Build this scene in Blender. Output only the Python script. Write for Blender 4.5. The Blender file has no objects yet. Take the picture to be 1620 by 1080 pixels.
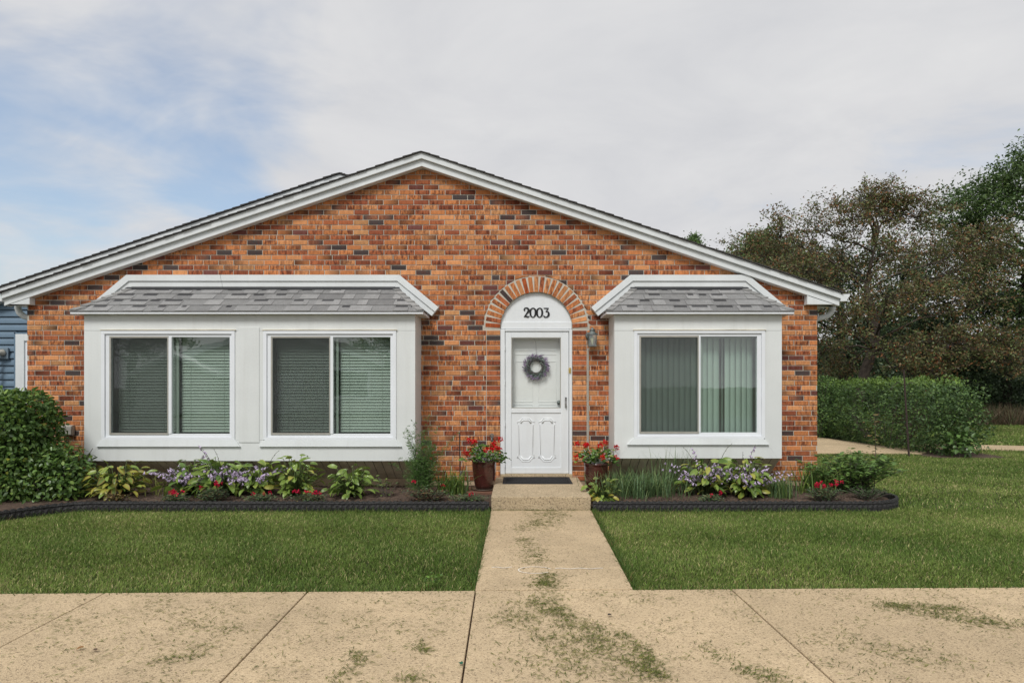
import bpy, math, random
import numpy as np
from mathutils import Vector, Matrix

R = math.radians
random.seed(7)
rng = np.random.default_rng(7)
scene = bpy.context.scene
C = scene.collection

# ------------------------------------------------------------------ camera
CAM_Y, CAM_Z = -8.5, 1.447
cam_d = bpy.data.cameras.new('camera')
cam = bpy.data.objects.new('camera', cam_d)
C.objects.link(cam)
cam.location = (0, CAM_Y, CAM_Z)
cam.rotation_euler = (R(90), 0, 0)
cam_d.sensor_width = 36.0
cam_d.lens = 21.07
cam_d.shift_x = -0.0049
cam_d.shift_y = 0.0432
cam_d.clip_start = 0.05
cam_d.clip_end = 2000
scene.camera = cam

# ------------------------------------------------------------------ sky and sun
SUN_EL, SUN_AZ = R(50), R(200)          # azimuth clockwise from +Y
world = bpy.data.worlds.new('World')
scene.world = world
world.use_nodes = True
wt = world.node_tree
for n in list(wt.nodes):
    wt.nodes.remove(n)


def wn(kind, **kw):
    n = wt.nodes.new(kind)
    for k, v in kw.items():
        setattr(n, k, v)
    return n


def wmath(op, a, b=None, clamp=False):
    n = wn('ShaderNodeMath', operation=op)
    n.use_clamp = clamp
    for i, v in enumerate((a, b)):
        if v is None:
            continue
        if isinstance(v, (int, float)):
            n.inputs[i].default_value = v
        else:
            wt.links.new(v, n.inputs[i])
    return n.outputs[0]


w_out = wn('ShaderNodeOutputWorld')
w_bg = wn('ShaderNodeBackground')
w_bg.inputs['Strength'].default_value = 0.10
w_sky = wn('ShaderNodeTexSky', sky_type='NISHITA')
w_sky.sun_disc = False
w_sky.sun_elevation = SUN_EL
w_sky.sun_rotation = SUN_AZ
w_sky.air_density = 1.2
w_sky.dust_density = 2.0
w_tc = wn('ShaderNodeTexCoord')
w_sep = wn('ShaderNodeSeparateXYZ')
wt.links.new(w_tc.outputs['Generated'], w_sep.inputs[0])
zz = wmath('ADD', wmath('MAXIMUM', w_sep.outputs[2], 0.0), 0.22)
u = wmath('DIVIDE', w_sep.outputs[0], zz)
v = wmath('DIVIDE', w_sep.outputs[1], zz)
w_cmb = wn('ShaderNodeCombineXYZ')
wt.links.new(u, w_cmb.inputs[0])
wt.links.new(wmath('MULTIPLY', v, 1.35), w_cmb.inputs[1])
w_n1 = wn('ShaderNodeTexNoise')
w_n1.inputs['Scale'].default_value = 0.85
w_n1.inputs['Detail'].default_value = 7
w_n1.inputs['Roughness'].default_value = 0.48
w_n1.inputs['Distortion'].default_value = 0.6
wt.links.new(w_cmb.outputs[0], w_n1.inputs['Vector'])
w_n2 = wn('ShaderNodeTexNoise')
w_n2.inputs['Scale'].default_value = 1.9
w_n2.inputs['Detail'].default_value = 5
w_n2.inputs['Roughness'].default_value = 0.6
w_n2.inputs['Distortion'].default_value = 0.4
wt.links.new(w_cmb.outputs[0], w_n2.inputs['Vector'])
# the thin place in the cloud sheet, low in the west (left of the house)
w_dot = wn('ShaderNodeVectorMath', operation='DOT_PRODUCT')
wt.links.new(w_tc.outputs['Generated'], w_dot.inputs[0])
cdir = Vector((-0.66, 1.0, 0.46)).normalized()
w_dot.inputs[1].default_value = cdir
gap = wn('ShaderNodeMapRange', interpolation_type='SMOOTHSTEP')
gap.inputs[1].default_value = 0.90
gap.inputs[2].default_value = 0.995
wt.links.new(w_dot.outputs['Value'], gap.inputs[0])
thin = wmath('SUBTRACT', wmath('ADD', w_n1.outputs['Fac'], wmath('MULTIPLY', w_n2.outputs['Fac'], 0.35)), wmath('MULTIPLY', gap.outputs[0], 0.20))
cov = wn('ShaderNodeMapRange', interpolation_type='SMOOTHSTEP')
cov.inputs[1].default_value = 0.33
cov.inputs[2].default_value = 0.58
cov.inputs[3].default_value = 0.18
cov.inputs[4].default_value = 1.0
wt.links.new(thin, cov.inputs[0])
w_ramp = wn('ShaderNodeValToRGB')
w_ramp.color_ramp.elements[0].position = 0.32
w_ramp.color_ramp.elements[0].color = (0.83, 0.84, 0.875, 1)
w_ramp.color_ramp.elements[1].position = 0.70
w_ramp.color_ramp.elements[1].color = (0.97, 0.97, 0.98, 1)
wt.links.new(w_n2.outputs['Fac'], w_ramp.inputs[0])
w_cl = wn('ShaderNodeVectorMath', operation='SCALE')
w_cl.inputs['Scale'].default_value = 4.55
wt.links.new(w_ramp.outputs[0], w_cl.inputs[0])
w_mix = wn('ShaderNodeMix', data_type='RGBA')
wt.links.new(cov.outputs[0], w_mix.inputs[0])
wt.links.new(w_sky.outputs[0], w_mix.inputs[6])
wt.links.new(w_cl.outputs[0], w_mix.inputs[7])
wt.links.new(w_mix.outputs[2], w_bg.inputs[0])
wt.links.new(w_bg.outputs[0], w_out.inputs[0])

sun_d = bpy.data.lights.new('sun', 'SUN')
sun_d.energy = 1.5
sun_d.angle = R(20)
sun_d.color = (1.0, 0.975, 0.94)
sun = bpy.data.objects.new('sun', sun_d)
C.objects.link(sun)
sdir = Vector((math.sin(SUN_AZ) * math.cos(SUN_EL), math.cos(SUN_AZ) * math.cos(SUN_EL), math.sin(SUN_EL)))
sun.rotation_euler = sdir.to_track_quat('Z', 'Y').to_euler()
sun.location = (0, -5, 20)

vs = scene.view_settings
vs.view_transform = 'Standard'
vs.look = 'None'
vs.exposure = 0.76
vs.gamma = 1.0
vs.use_curve_mapping = False
scene.cycles.use_denoising = True
scene.cycles.denoiser = 'OPENIMAGEDENOISE'
scene.cycles.denoising_input_passes = 'RGB_ALBEDO_NORMAL'
scene.cycles.denoising_prefilter = 'ACCURATE'
scene.render.filter_size = 1.0
scene.cycles.max_bounces = 8
scene.cycles.transparent_max_bounces = 16

# ------------------------------------------------------------------ measuring: the photograph's pixel -> metres on a plane of known depth
F = 948.0


def PX(px, Y):
    return (px - 818) * (Y - CAM_Y) / F


def PZ(py, Y):
    return CAM_Z - (py - 610) * (Y - CAM_Y) / F


# ------------------------------------------------------------------ materials
def mat(name, col=(0.5, 0.5, 0.5), rough=0.6, var=0.12, scale=6.0, fine=0.0, fscale=120.0, bump=0.0, bscale=90.0,
        attr=False, spec=0.4, trans=0.0, metal=0.0, tint2=None, coat=0.0, streak=0.0):
    m = bpy.data.materials.new(name)
    m.use_nodes = True
    nt = m.node_tree
    N, L = nt.nodes, nt.links
    b = N['Principled BSDF']
    geo = N.new('ShaderNodeNewGeometry')
    if attr:
        a = N.new('ShaderNodeAttribute')
        a.attribute_name = 'col'
        base = a.outputs['Color']
    else:
        rgb = N.new('ShaderNodeRGB')
        rgb.outputs[0].default_value = (*col, 1)
        base = rgb.outputs[0]
    if tint2 is not None:
        n0 = N.new('ShaderNodeTexNoise')
        n0.inputs['Scale'].default_value = scale * 0.4
        n0.inputs['Detail'].default_value = 5
        L.new(geo.outputs['Position'], n0.inputs['Vector'])
        mr0 = N.new('ShaderNodeMapRange')
        mr0.inputs[1].default_value = 0.42
        mr0.inputs[2].default_value = 0.66
        L.new(n0.outputs['Fac'], mr0.inputs[0])
        mx = N.new('ShaderNodeMix')
        mx.data_type = 'RGBA'
        L.new(mr0.outputs[0], mx.inputs[0])
        L.new(base, mx.inputs[6])
        mx.inputs[7].default_value = (*tint2, 1)
        base = mx.outputs[2]
    for amt, sc in ((var, scale), (fine, fscale)):
        if amt <= 0:
            continue
        n1 = N.new('ShaderNodeTexNoise')
        n1.inputs['Scale'].default_value = sc
        n1.inputs['Detail'].default_value = 4
        L.new(geo.outputs['Position'], n1.inputs['Vector'])
        mr = N.new('ShaderNodeMapRange')
        mr.inputs[1].default_value = 0.3
        mr.inputs[2].default_value = 0.7
        mr.inputs[3].default_value = 1 - amt
        mr.inputs[4].default_value = 1 + amt
        L.new(n1.outputs['Fac'], mr.inputs[0])
        sc_n = N.new('ShaderNodeVectorMath')
        sc_n.operation = 'SCALE'
        L.new(base, sc_n.inputs[0])
        L.new(mr.outputs[0], sc_n.inputs['Scale'])
        base = sc_n.outputs[0]
    if streak > 0:          # faint dirt runs
        mp = N.new('ShaderNodeMapping')
        mp.inputs['Scale'].default_value = (13, 13, 0.8)
        L.new(geo.outputs['Position'], mp.inputs[0])
        n3 = N.new('ShaderNodeTexNoise')
        n3.inputs['Scale'].default_value = 1.0
        n3.inputs['Detail'].default_value = 6
        L.new(mp.outputs[0], n3.inputs['Vector'])
        m3 = N.new('ShaderNodeMapRange')
        m3.inputs[1].default_value = 0.50
        m3.inputs[2].default_value = 0.78
        m3.inputs[3].default_value = 0.0
        m3.inputs[4].default_value = streak
        L.new(n3.outputs['Fac'], m3.inputs[0])
        x3 = N.new('ShaderNodeMix')
        x3.data_type = 'RGBA'
        L.new(m3.outputs[0], x3.inputs[0])
        L.new(base, x3.inputs[6])
        x3.inputs[7].default_value = (0.30, 0.28, 0.22, 1)
        base = x3.outputs[2]
    L.new(base, b.inputs['Base Color'])
    b.inputs['Roughness'].default_value = rough
    b.inputs['Metallic'].default_value = metal
    b.inputs['Specular IOR Level'].default_value = spec
    if coat:
        b.inputs['Coat Weight'].default_value = coat
        b.inputs['Coat Roughness'].default_value = 0.12
    if bump > 0:
        n2 = N.new('ShaderNodeTexNoise')
        n2.inputs['Scale'].default_value = bscale
        n2.inputs['Detail'].default_value = 5
        L.new(geo.outputs['Position'], n2.inputs['Vector'])
        bp = N.new('ShaderNodeBump')
        bp.inputs['Strength'].default_value = bump
        bp.inputs['Distance'].default_value = 0.01
        L.new(n2.outputs['Fac'], bp.inputs['Height'])
        L.new(bp.outputs[0], b.inputs['Normal'])
    if trans > 0:
        tr = N.new('ShaderNodeBsdfTranslucent')
        L.new(base, tr.inputs[0])
        ms = N.new('ShaderNodeMixShader')
        ms.inputs[0].default_value = trans
        L.new(b.outputs[0], ms.inputs[1])
        L.new(tr.outputs[0], ms.inputs[2])
        L.new(ms.outputs[0], N['Material Output'].inputs[0])
    return m


MT = {}
MT['mortar'] = mat('mortar', (0.53, 0.495, 0.42), 0.95, 0.10, 3, 0.12, 160, 0.5, 200)
MT['trim'] = mat('painted_trim', (0.71, 0.745, 0.75), 0.5, 0.05, 2.0, 0.02, 60, 0.05, 40, streak=0.09)
MT['trim_warm'] = mat('aluminium_cladding', (0.70, 0.725, 0.715), 0.48, 0.05, 1.6, 0.02, 60, 0.06, 14, streak=0.10)
MT['vinyl'] = mat('white_vinyl', (0.78, 0.81, 0.84), 0.35, 0.03, 3.0)
MT['door'] = mat('door_paint', (0.74, 0.77, 0.785), 0.38, 0.03, 2.5, 0.015, 60, 0.03, 30, streak=0.10)
MT['inner_door'] = mat('inner_door_paint', (0.80, 0.82, 0.81), 0.5, 0.03, 2.5)
MT['soffit'] = mat('skirt_paint', (0.74, 0.68, 0.53), 0.7, 0.18, 5, 0.1, 60, 0.1, 40, tint2=(0.50, 0.44, 0.31))
MT['concrete'] = mat('foundation', (0.48, 0.36, 0.24), 0.9, 0.2, 5, 0.15, 90, 0.3, 90)
MT['shingle'] = mat('grey_shingle', attr=True, rough=0.95, var=0.10, scale=12, fine=0.42, fscale=190, bump=0.6, bscale=240)
MT['roof_dark'] = mat('dark_shingle', (0.055, 0.052, 0.05), 0.95, 0.2, 10, 0.3, 200, 0.5, 200)
MT['flashing'] = mat('flashing', (0.035, 0.037, 0.04), 0.6, 0.2, 8)
MT['siding'] = mat('blue_siding', (0.135, 0.205, 0.275), 0.5, 0.06, 3, 0.04, 60, 0.05, 60)
MT['siding_pale'] = mat('pale_siding', (0.50, 0.52, 0.50), 0.6, 0.06, 3)
MT['soil'] = mat('mulch', (0.085, 0.056, 0.040), 1.0, 0.4, 14, 0.5, 110, 0.9, 60)
MT['ground'] = mat('turf_soil', (0.045, 0.050, 0.020), 1.0, 0.35, 3, 0.4, 60, 0.5, 60)
MT['asphalt'] = mat('asphalt', (0.055, 0.055, 0.056), 0.9, 0.15, 2, 0.3, 150, 0.3, 150)
MT['blade'] = mat('grass_blade', attr=True, rough=0.6, var=0.0, trans=0.25, spec=0.3)
MT['leaf'] = mat('leaf', attr=True, rough=0.5, var=0.12, scale=30, trans=0.28, spec=0.4)
MT['leaf_gloss'] = mat('leaf_glossy', attr=True, rough=0.38, var=0.14, scale=40, trans=0.22, spec=0.5, bump=0.15, bscale=60)
MT['petal'] = mat('petal', attr=True, rough=0.6, var=0.12, scale=60, trans=0.3, spec=0.2)
MT['bark'] = mat('bark', (0.085, 0.068, 0.055), 0.95, 0.35, 9, 0.3, 60, 0.9, 30)
MT['bark_dark'] = mat('bark_dark', (0.05, 0.042, 0.034), 0.95, 0.35, 9, 0.3, 60, 0.9, 30)
MT['twig'] = mat('twig', (0.10, 0.085, 0.07), 0.9, 0.3, 9)
MT['rubber'] = mat('black_edging', (0.022, 0.021, 0.021), 0.6, 0.35, 30, 0.45, 80, 1.0, 55)
MT['pot'] = mat('glazed_pot', (0.060, 0.015, 0.012), 0.22, 0.25, 9, 0.15, 40, 0.06, 20, spec=0.6, coat=0.5)
MT['saucer'] = mat('plastic_saucer', (0.10, 0.075, 0.055), 0.35, 0.1, 6)
MT['paver'] = mat('red_paver', (0.17, 0.085, 0.055), 0.95, 0.25, 9, 0.2, 90, 0.3, 70)
MT['iron'] = mat('black_iron', (0.018, 0.018, 0.019), 0.55, 0.2, 20, spec=0.5)
MT['rust'] = mat('rusty_iron', (0.050, 0.034, 0.028), 0.85, 0.35, 20, 0.2, 80, 0.3, 60)
MT['pewter'] = mat('weathered_metal', (0.16, 0.185, 0.18), 0.5, 0.25, 25, metal=0.5)
MT['steel'] = mat('steel', (0.45, 0.45, 0.45), 0.35, 0.1, 20, metal=0.9)
MT['brass'] = mat('brass', (0.55, 0.42, 0.16), 0.4, 0.1, 20, metal=0.6)
MT['bulb'] = mat('bulb_glass', (0.75, 0.68, 0.45), 0.2, 0.02, 20)
MT['black'] = mat('black_numeral', (0.012, 0.012, 0.013), 0.5, 0.1, 30)
MT['mat'] = mat('rubber_mat', (0.020, 0.020, 0.022), 0.85, 0.3, 30, 0.5, 120, 0.8, 120)
MT['box_grey'] = mat('grey_box', (0.36, 0.35, 0.31), 0.5, 0.08, 12)
MT['blind'] = mat('blind_slat', (0.50, 0.575, 0.51), 0.55, 0.03, 3, trans=0.12)
MT['vane'] = mat('blind_vane', (0.54, 0.65, 0.58), 0.6, 0.04, 3, trans=0.15)
MT['room'] = mat('room_paint', (0.25, 0.26, 0.24), 0.9, 0.05, 3)
MT['vent_plate'] = mat('vent_plate', (0.16, 0.21, 0.255), 0.5, 0.06, 9)


def mat_brick():
    m = bpy.data.materials.new('flashed_brick')
    m.use_nodes = True
    nt = m.node_tree
    N, L = nt.nodes, nt.links
    b = N['Principled BSDF']
    a = N.new('ShaderNodeAttribute')
    a.attribute_name = 'col'
    geo = N.new('ShaderNodeNewGeometry')
    mp = N.new('ShaderNodeMapping')
    mp.inputs['Scale'].default_value = (34, 20, 9)
    L.new(geo.outputs['Position'], mp.inputs[0])
    n1 = N.new('ShaderNodeTexNoise')
    n1.inputs['Scale'].default_value = 1.0
    n1.inputs['Detail'].default_value = 5
    n1.inputs['Roughness'].default_value = 0.65
    L.new(mp.outputs[0], n1.inputs['Vector'])
    mr = N.new('ShaderNodeMapRange')
    mr.interpolation_type = 'SMOOTHSTEP'
    mr.inputs[1].default_value = 0.40
    mr.inputs[2].default_value = 0.62
    L.new(n1.outputs['Fac'], mr.inputs[0])
    mul = N.new('ShaderNodeMath')
    mul.operation = 'MULTIPLY'
    L.new(mr.outputs[0], mul.inputs[0])
    L.new(a.outputs['Alpha'], mul.inputs[1])
    mx = N.new('ShaderNodeMix')
    mx.data_type = 'RGBA'
    L.new(mul.outputs[0], mx.inputs[0])
    L.new(a.outputs['Color'], mx.inputs[6])
    mx.inputs[7].default_value = (0.13, 0.036, 0.018, 1)
    n2 = N.new('ShaderNodeTexNoise')
    n2.inputs['Scale'].default_value = 140
    n2.inputs['Detail'].default_value = 4
    L.new(geo.outputs['Position'], n2.inputs['Vector'])
    m2 = N.new('ShaderNodeMapRange')
    m2.inputs[1].default_value = 0.3
    m2.inputs[2].default_value = 0.7
    m2.inputs[3].default_value = 0.72
    m2.inputs[4].default_value = 1.25
    L.new(n2.outputs['Fac'], m2.inputs[0])
    s = N.new('ShaderNodeVectorMath')
    s.operation = 'SCALE'
    L.new(mx.outputs[2], s.inputs[0])
    L.new(m2.outputs[0], s.inputs['Scale'])
    L.new(s.outputs[0], b.inputs['Base Color'])
    b.inputs['Roughness'].default_value = 0.9
    b.inputs['Specular IOR Level'].default_value = 0.25
    bp = N.new('ShaderNodeBump')
    bp.inputs['Strength'].default_value = 0.5
    bp.inputs['Distance'].default_value = 0.006
    L.new(n2.outputs['Fac'], bp.inputs['Height'])
    L.new(bp.outputs[0], b.inputs['Normal'])
    return m


MT['brick'] = mat_brick()


def mat_aggregate(name, c_hi, c_lo, c_dark, pebble, strength):
    """washed concrete: sandy matrix with small stones, darker and lighter grains, faint broad stains"""
    m = bpy.data.materials.new(name)
    m.use_nodes = True
    nt = m.node_tree
    N, L = nt.nodes, nt.links
    b = N['Principled BSDF']
    geo = N.new('ShaderNodeNewGeometry')
    vo = N.new('ShaderNodeTexVoronoi')
    vo.inputs['Scale'].default_value = pebble
    L.new(geo.outputs['Position'], vo.inputs['Vector'])
    ramp = N.new('ShaderNodeValToRGB')
    e = ramp.color_ramp.elements
    e[0].position, e[0].color = 0.0, (*c_dark, 1)
    e[1].position, e[1].color = 1.0, (*c_hi, 1)
    x = ramp.color_ramp.elements.new(0.16)
    x.color = (*c_lo, 1)
    x = ramp.color_ramp.elements.new(0.75)
    x.color = (*c_hi, 1)
    sp = N.new('ShaderNodeSeparateColor')
    L.new(vo.outputs['Color'], sp.inputs[0])
    L.new(sp.outputs[0], ramp.inputs[0])
    base = ramp.outputs[0]
    oi = N.new('ShaderNodeObjectInfo')
    mo = N.new('ShaderNodeMapRange')
    mo.inputs[3].default_value = 0.93
    mo.inputs[4].default_value = 1.05
    L.new(oi.outputs['Random'], mo.inputs[0])
    so = N.new('ShaderNodeVectorMath')
    so.operation = 'SCALE'
    L.new(base, so.inputs[0])
    L.new(mo.outputs[0], so.inputs['Scale'])
    base = so.outputs[0]
    for sc, lo, hi in ((0.9, 0.86, 1.09), (5.0, 0.91, 1.07), (60.0, 0.88, 1.10)):
        n1 = N.new('ShaderNodeTexNoise')
        n1.inputs['Scale'].default_value = sc
        n1.inputs['Detail'].default_value = 6
        L.new(geo.outputs['Position'], n1.inputs['Vector'])
        mr = N.new('ShaderNodeMapRange')
        mr.inputs[1].default_value = 0.3
        mr.inputs[2].default_value = 0.7
        mr.inputs[3].default_value = lo
        mr.inputs[4].default_value = hi
        L.new(n1.outputs['Fac'], mr.inputs[0])
        s = N.new('ShaderNodeVectorMath')
        s.operation = 'SCALE'
        L.new(base, s.inputs[0])
        L.new(mr.outputs[0], s.inputs['Scale'])
        base = s.outputs[0]
    L.new(base, b.inputs['Base Color'])
    b.inputs['Roughness'].default_value = 0.92
    b.inputs['Specular IOR Level'].default_value = 0.25
    bp = N.new('ShaderNodeBump')
    bp.inputs['Strength'].default_value = strength
    bp.inputs['Distance'].default_value = 0.008
    L.new(vo.outputs['Distance'], bp.inputs['Height'])
    L.new(bp.outputs[0], b.inputs['Normal'])
    return m


MT['slab'] = mat_aggregate('washed_concrete', (0.565, 0.440, 0.280), (0.485, 0.370, 0.230), (0.24, 0.18, 0.12), 130, 0.5)
MT['step'] = mat_aggregate('pebble_concrete', (0.55, 0.44, 0.29), (0.42, 0.33, 0.21), (0.17, 0.135, 0.095), 95, 0.7)


def mat_glass(name, tint, ior):
    m = bpy.data.materials.new(name)
    m.use_nodes = True
    nt = m.node_tree
    N, L = nt.nodes, nt.links
    N.remove(N['Principled BSDF'])
    t = N.new('ShaderNodeBsdfTransparent')
    t.inputs[0].default_value = (*tint, 1)
    g = N.new('ShaderNodeBsdfGlossy')
    g.inputs['Roughness'].default_value = 0.012
    lw = N.new('ShaderNodeLayerWeight')
    lw.inputs[0].default_value = 0.5
    pw = N.new('ShaderNodeMath')
    pw.operation = 'POWER'
    L.new(lw.outputs['Facing'], pw.inputs[0])
    pw.inputs[1].default_value = 4.0
    fr = N.new('ShaderNodeMath')
    fr.operation = 'MULTIPLY_ADD'
    L.new(pw.outputs[0], fr.inputs[0])
    fr.inputs[1].default_value = 0.85
    fr.inputs[2].default_value = ((ior - 1) / (ior + 1)) ** 2
    geo = N.new('ShaderNodeNewGeometry')
    nz = N.new('ShaderNodeTexNoise')
    nz.inputs['Scale'].default_value = 2.2
    L.new(geo.outputs['Position'], nz.inputs['Vector'])
    bp = N.new('ShaderNodeBump')
    bp.inputs['Strength'].default_value = 0.05
    bp.inputs['Distance'].default_value = 0.02
    L.new(nz.outputs['Fac'], bp.inputs['Height'])
    L.new(bp.outputs[0], g.inputs['Normal'])
    ms = N.new('ShaderNodeMixShader')
    L.new(fr.outputs[0], ms.inputs[0])
    L.new(t.outputs[0], ms.inputs[1])
    L.new(g.outputs[0], ms.inputs[2])
    L.new(ms.outputs[0], N['Material Output'].inputs[0])
    return m


def mat_screen():
    m = bpy.data.materials.new('insect_mesh')
    m.use_nodes = True
    nt = m.node_tree
    N, L = nt.nodes, nt.links
    b = N['Principled BSDF']
    b.inputs['Base Color'].default_value = (0.045, 0.05, 0.05, 1)
    b.inputs['Roughness'].default_value = 0.6
    t = N.new('ShaderNodeBsdfTransparent')
    ms = N.new('ShaderNodeMixShader')
    ms.inputs[0].default_value = 0.25
    L.new(t.outputs[0], ms.inputs[1])
    L.new(b.outputs[0], ms.inputs[2])
    L.new(ms.outputs[0], N['Material Output'].inputs[0])
    return m


MT['glass'] = mat_glass('window_glass', (0.93, 0.965, 0.945), 2.05)
MT['glass_clear'] = mat_glass('door_glass', (0.985, 0.99, 0.985), 1.38)
MT['screen'] = mat_screen()


# ------------------------------------------------------------------ mesh building
class MB:
    def __init__(self):
        self.v, self.f, self.c = [], [], []
        self.col = None

    def _col(self, n):
        self.c.extend([self.col or (1, 1, 1, 1)] * n)

    def face(self, pts):
        i = len(self.v)
        self.v.extend(tuple(p) for p in pts)
        self.f.append(tuple(range(i, i + len(pts))))
        self._col(len(pts))
        return self

    def box(self, x0, x1, y0, y1, z0, z1):
        i = len(self.v)
        self.v += [(x0, y0, z0), (x1, y0, z0), (x1, y1, z0), (x0, y1, z0), (x0, y0, z1), (x1, y0, z1), (x1, y1, z1), (x0, y1, z1)]
        self.f += [tuple(i + k for k in q) for q in ((0, 1, 5, 4), (1, 2, 6, 5), (2, 3, 7, 6), (3, 0, 4, 7), (4, 5, 6, 7), (3, 2, 1, 0))]
        self._col(8)
        return self

    def prism(self, poly, y0, y1):
        """poly: (x, z) counter-clockwise seen from the front (-Y); extruded from y0 (front) to y1"""
        i, n = len(self.v), len(poly)
        self.v += [(x, y0, z) for x, z in poly] + [(x, y1, z) for x, z in poly]
        self.f.append(tuple(range(i, i + n)))
        self.f.append(tuple(range(i + 2 * n - 1, i + n - 1, -1)))
        for k in range(n):
            a, b = i + k, i + (k + 1) % n
            self.f.append((b, a, a + n, b + n))
        self._col(2 * n)
        return self

    def hull(self, a, b):
        """solid between two loops of equal length (3-D points)"""
        i, n = len(self.v), len(a)
        self.v += [tuple(p) for p in a] + [tuple(p) for p in b]
        self.f.append(tuple(range(i, i + n)))
        self.f.append(tuple(range(i + 2 * n - 1, i + n - 1, -1)))
        for k in range(n):
            p, q = i + k, i + (k + 1) % n
            self.f.append((q, p, p + n, q + n))
        self._col(2 * n)
        return self

    def tube(self, pts, rad, n=8, cap=True):
        pts = [Vector(p) for p in pts]
        if not isinstance(rad, (list, tuple)):
            rad = [rad] * len(pts)
        i0 = len(self.v)
        up = Vector((0.13, 0.29, 0.95)).normalized()
        for k, p in enumerate(pts):
            d = (pts[min(k + 1, len(pts) - 1)] - pts[max(k - 1, 0)])
            d = d.normalized() if d.length > 1e-9 else Vector((0, 0, 1))
            a = d.cross(up)
            if a.length < 1e-3:
                a = d.cross(Vector((1, 0, 0)))
            a.normalize()
            b = d.cross(a)
            for j in range(n):
                t = 2 * math.pi * j / n
                self.v.append(tuple(p + (a * math.cos(t) + b * math.sin(t)) * rad[k]))
        for k in range(len(pts) - 1):
            for j in range(n):
                a, b = i0 + k * n + j, i0 + k * n + (j + 1) % n
                self.f.append((a, b, b + n, a + n))
        if cap:
            self.f.append(tuple(range(i0 + n - 1, i0 - 1, -1)))
            e = i0 + (len(pts) - 1) * n
            self.f.append(tuple(range(e, e + n)))
        self._col(n * len(pts))
        return self

    def lathe(self, prof, c=(0, 0, 0), n=20, cap=True):
        i0 = len(self.v)
        for r, z in prof:
            for j in range(n):
                t = 2 * math.pi * j / n
                self.v.append((c[0] + r * math.cos(t), c[1] + r * math.sin(t), c[2] + z))
        for k in range(len(prof) - 1):
            for j in range(n):
                a, b = i0 + k * n + j, i0 + k * n + (j + 1) % n
                self.f.append((a, b, b + n, a + n))
        if cap:
            self.f.append(tuple(range(i0 + n - 1, i0 - 1, -1)))
            e = i0 + (len(prof) - 1) * n
            self.f.append(tuple(range(e, e + n)))
        self._col(n * len(prof))
        return self

    def mesh(self, name, m, smooth=False):
        me = bpy.data.meshes.new(name)
        me.from_pydata(self.v, [], self.f)
        at = me.color_attributes.new('col', 'FLOAT_COLOR', 'POINT')
        at.data.foreach_set('color', np.array(self.c, dtype=np.float32).ravel())
        me.materials.append(MT[m] if isinstance(m, str) else m)
        if smooth:
            me.polygons.foreach_set('use_smooth', [True] * len(me.polygons))
        me.update()
        return me

    def build(self, name, m, parent=None, smooth=False, bevel=0.0, seg=2):
        o = bpy.data.objects.new(name, self.mesh(name, m, smooth))
        C.objects.link(o)
        if parent:
            o.parent = parent
        if bevel:
            bv = o.modifiers.new('edge', 'BEVEL')
            bv.width = bevel
            bv.segments = seg
            bv.limit_method = 'ANGLE'
            bv.angle_limit = R(40)
        return o


def tag(o, label=None, cat=None, group=None, kind=None):
    if label:
        o['label'] = label
    if cat:
        o['category'] = cat
    if group:
        o['group'] = group
    if kind:
        o['kind'] = kind
    return o


def empty(name, loc, label=None, cat=None, group=None):
    o = bpy.data.objects.new(name, None)
    C.objects.link(o)
    o.location = loc
    o.empty_display_size = 0.1
    return tag(o, label, cat, group)


def inst(name, me, parent=None, loc=(0, 0, 0), rot=None, scale=1.0):
    o = bpy.data.objects.new(name, me)
    C.objects.link(o)
    if parent:
        o.parent = parent
    M = Matrix.Translation(loc)
    if rot is not None:
        M = M @ rot.to_4x4()
    if scale != 1.0:
        M = M @ Matrix.Diagonal((scale, scale, scale, 1))
    o.matrix_local = M
    return o


def raw_mesh(name, V, Fq, col, m, parent=None, smooth=False):
    """V (n,3), Fq (k, s) faces all of the same size s, col (n,3)"""
    me = bpy.data.meshes.new(name)
    n, (k, s) = len(V), Fq.shape
    me.vertices.add(n)
    me.vertices.foreach_set('co', np.ascontiguousarray(V, dtype=np.float32).ravel())
    me.loops.add(k * s)
    me.loops.foreach_set('vertex_index', np.ascontiguousarray(Fq, dtype=np.int32).ravel())
    me.polygons.add(k)
    me.polygons.foreach_set('loop_start', np.arange(0, k * s, s, dtype=np.int32))
    if smooth:
        me.polygons.foreach_set('use_smooth', np.ones(k, dtype=bool))
    me.update(calc_edges=True)
    at = me.color_attributes.new('col', 'FLOAT_COLOR', 'POINT')
    rgba = np.ones((n, 4), dtype=np.float32)
    rgba[:, :3] = col
    at.data.foreach_set('color', rgba.ravel())
    me.materials.append(MT[m])
    o = bpy.data.objects.new(name, me)
    C.objects.link(o)
    if parent:
        o.parent = parent
    return o


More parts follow.
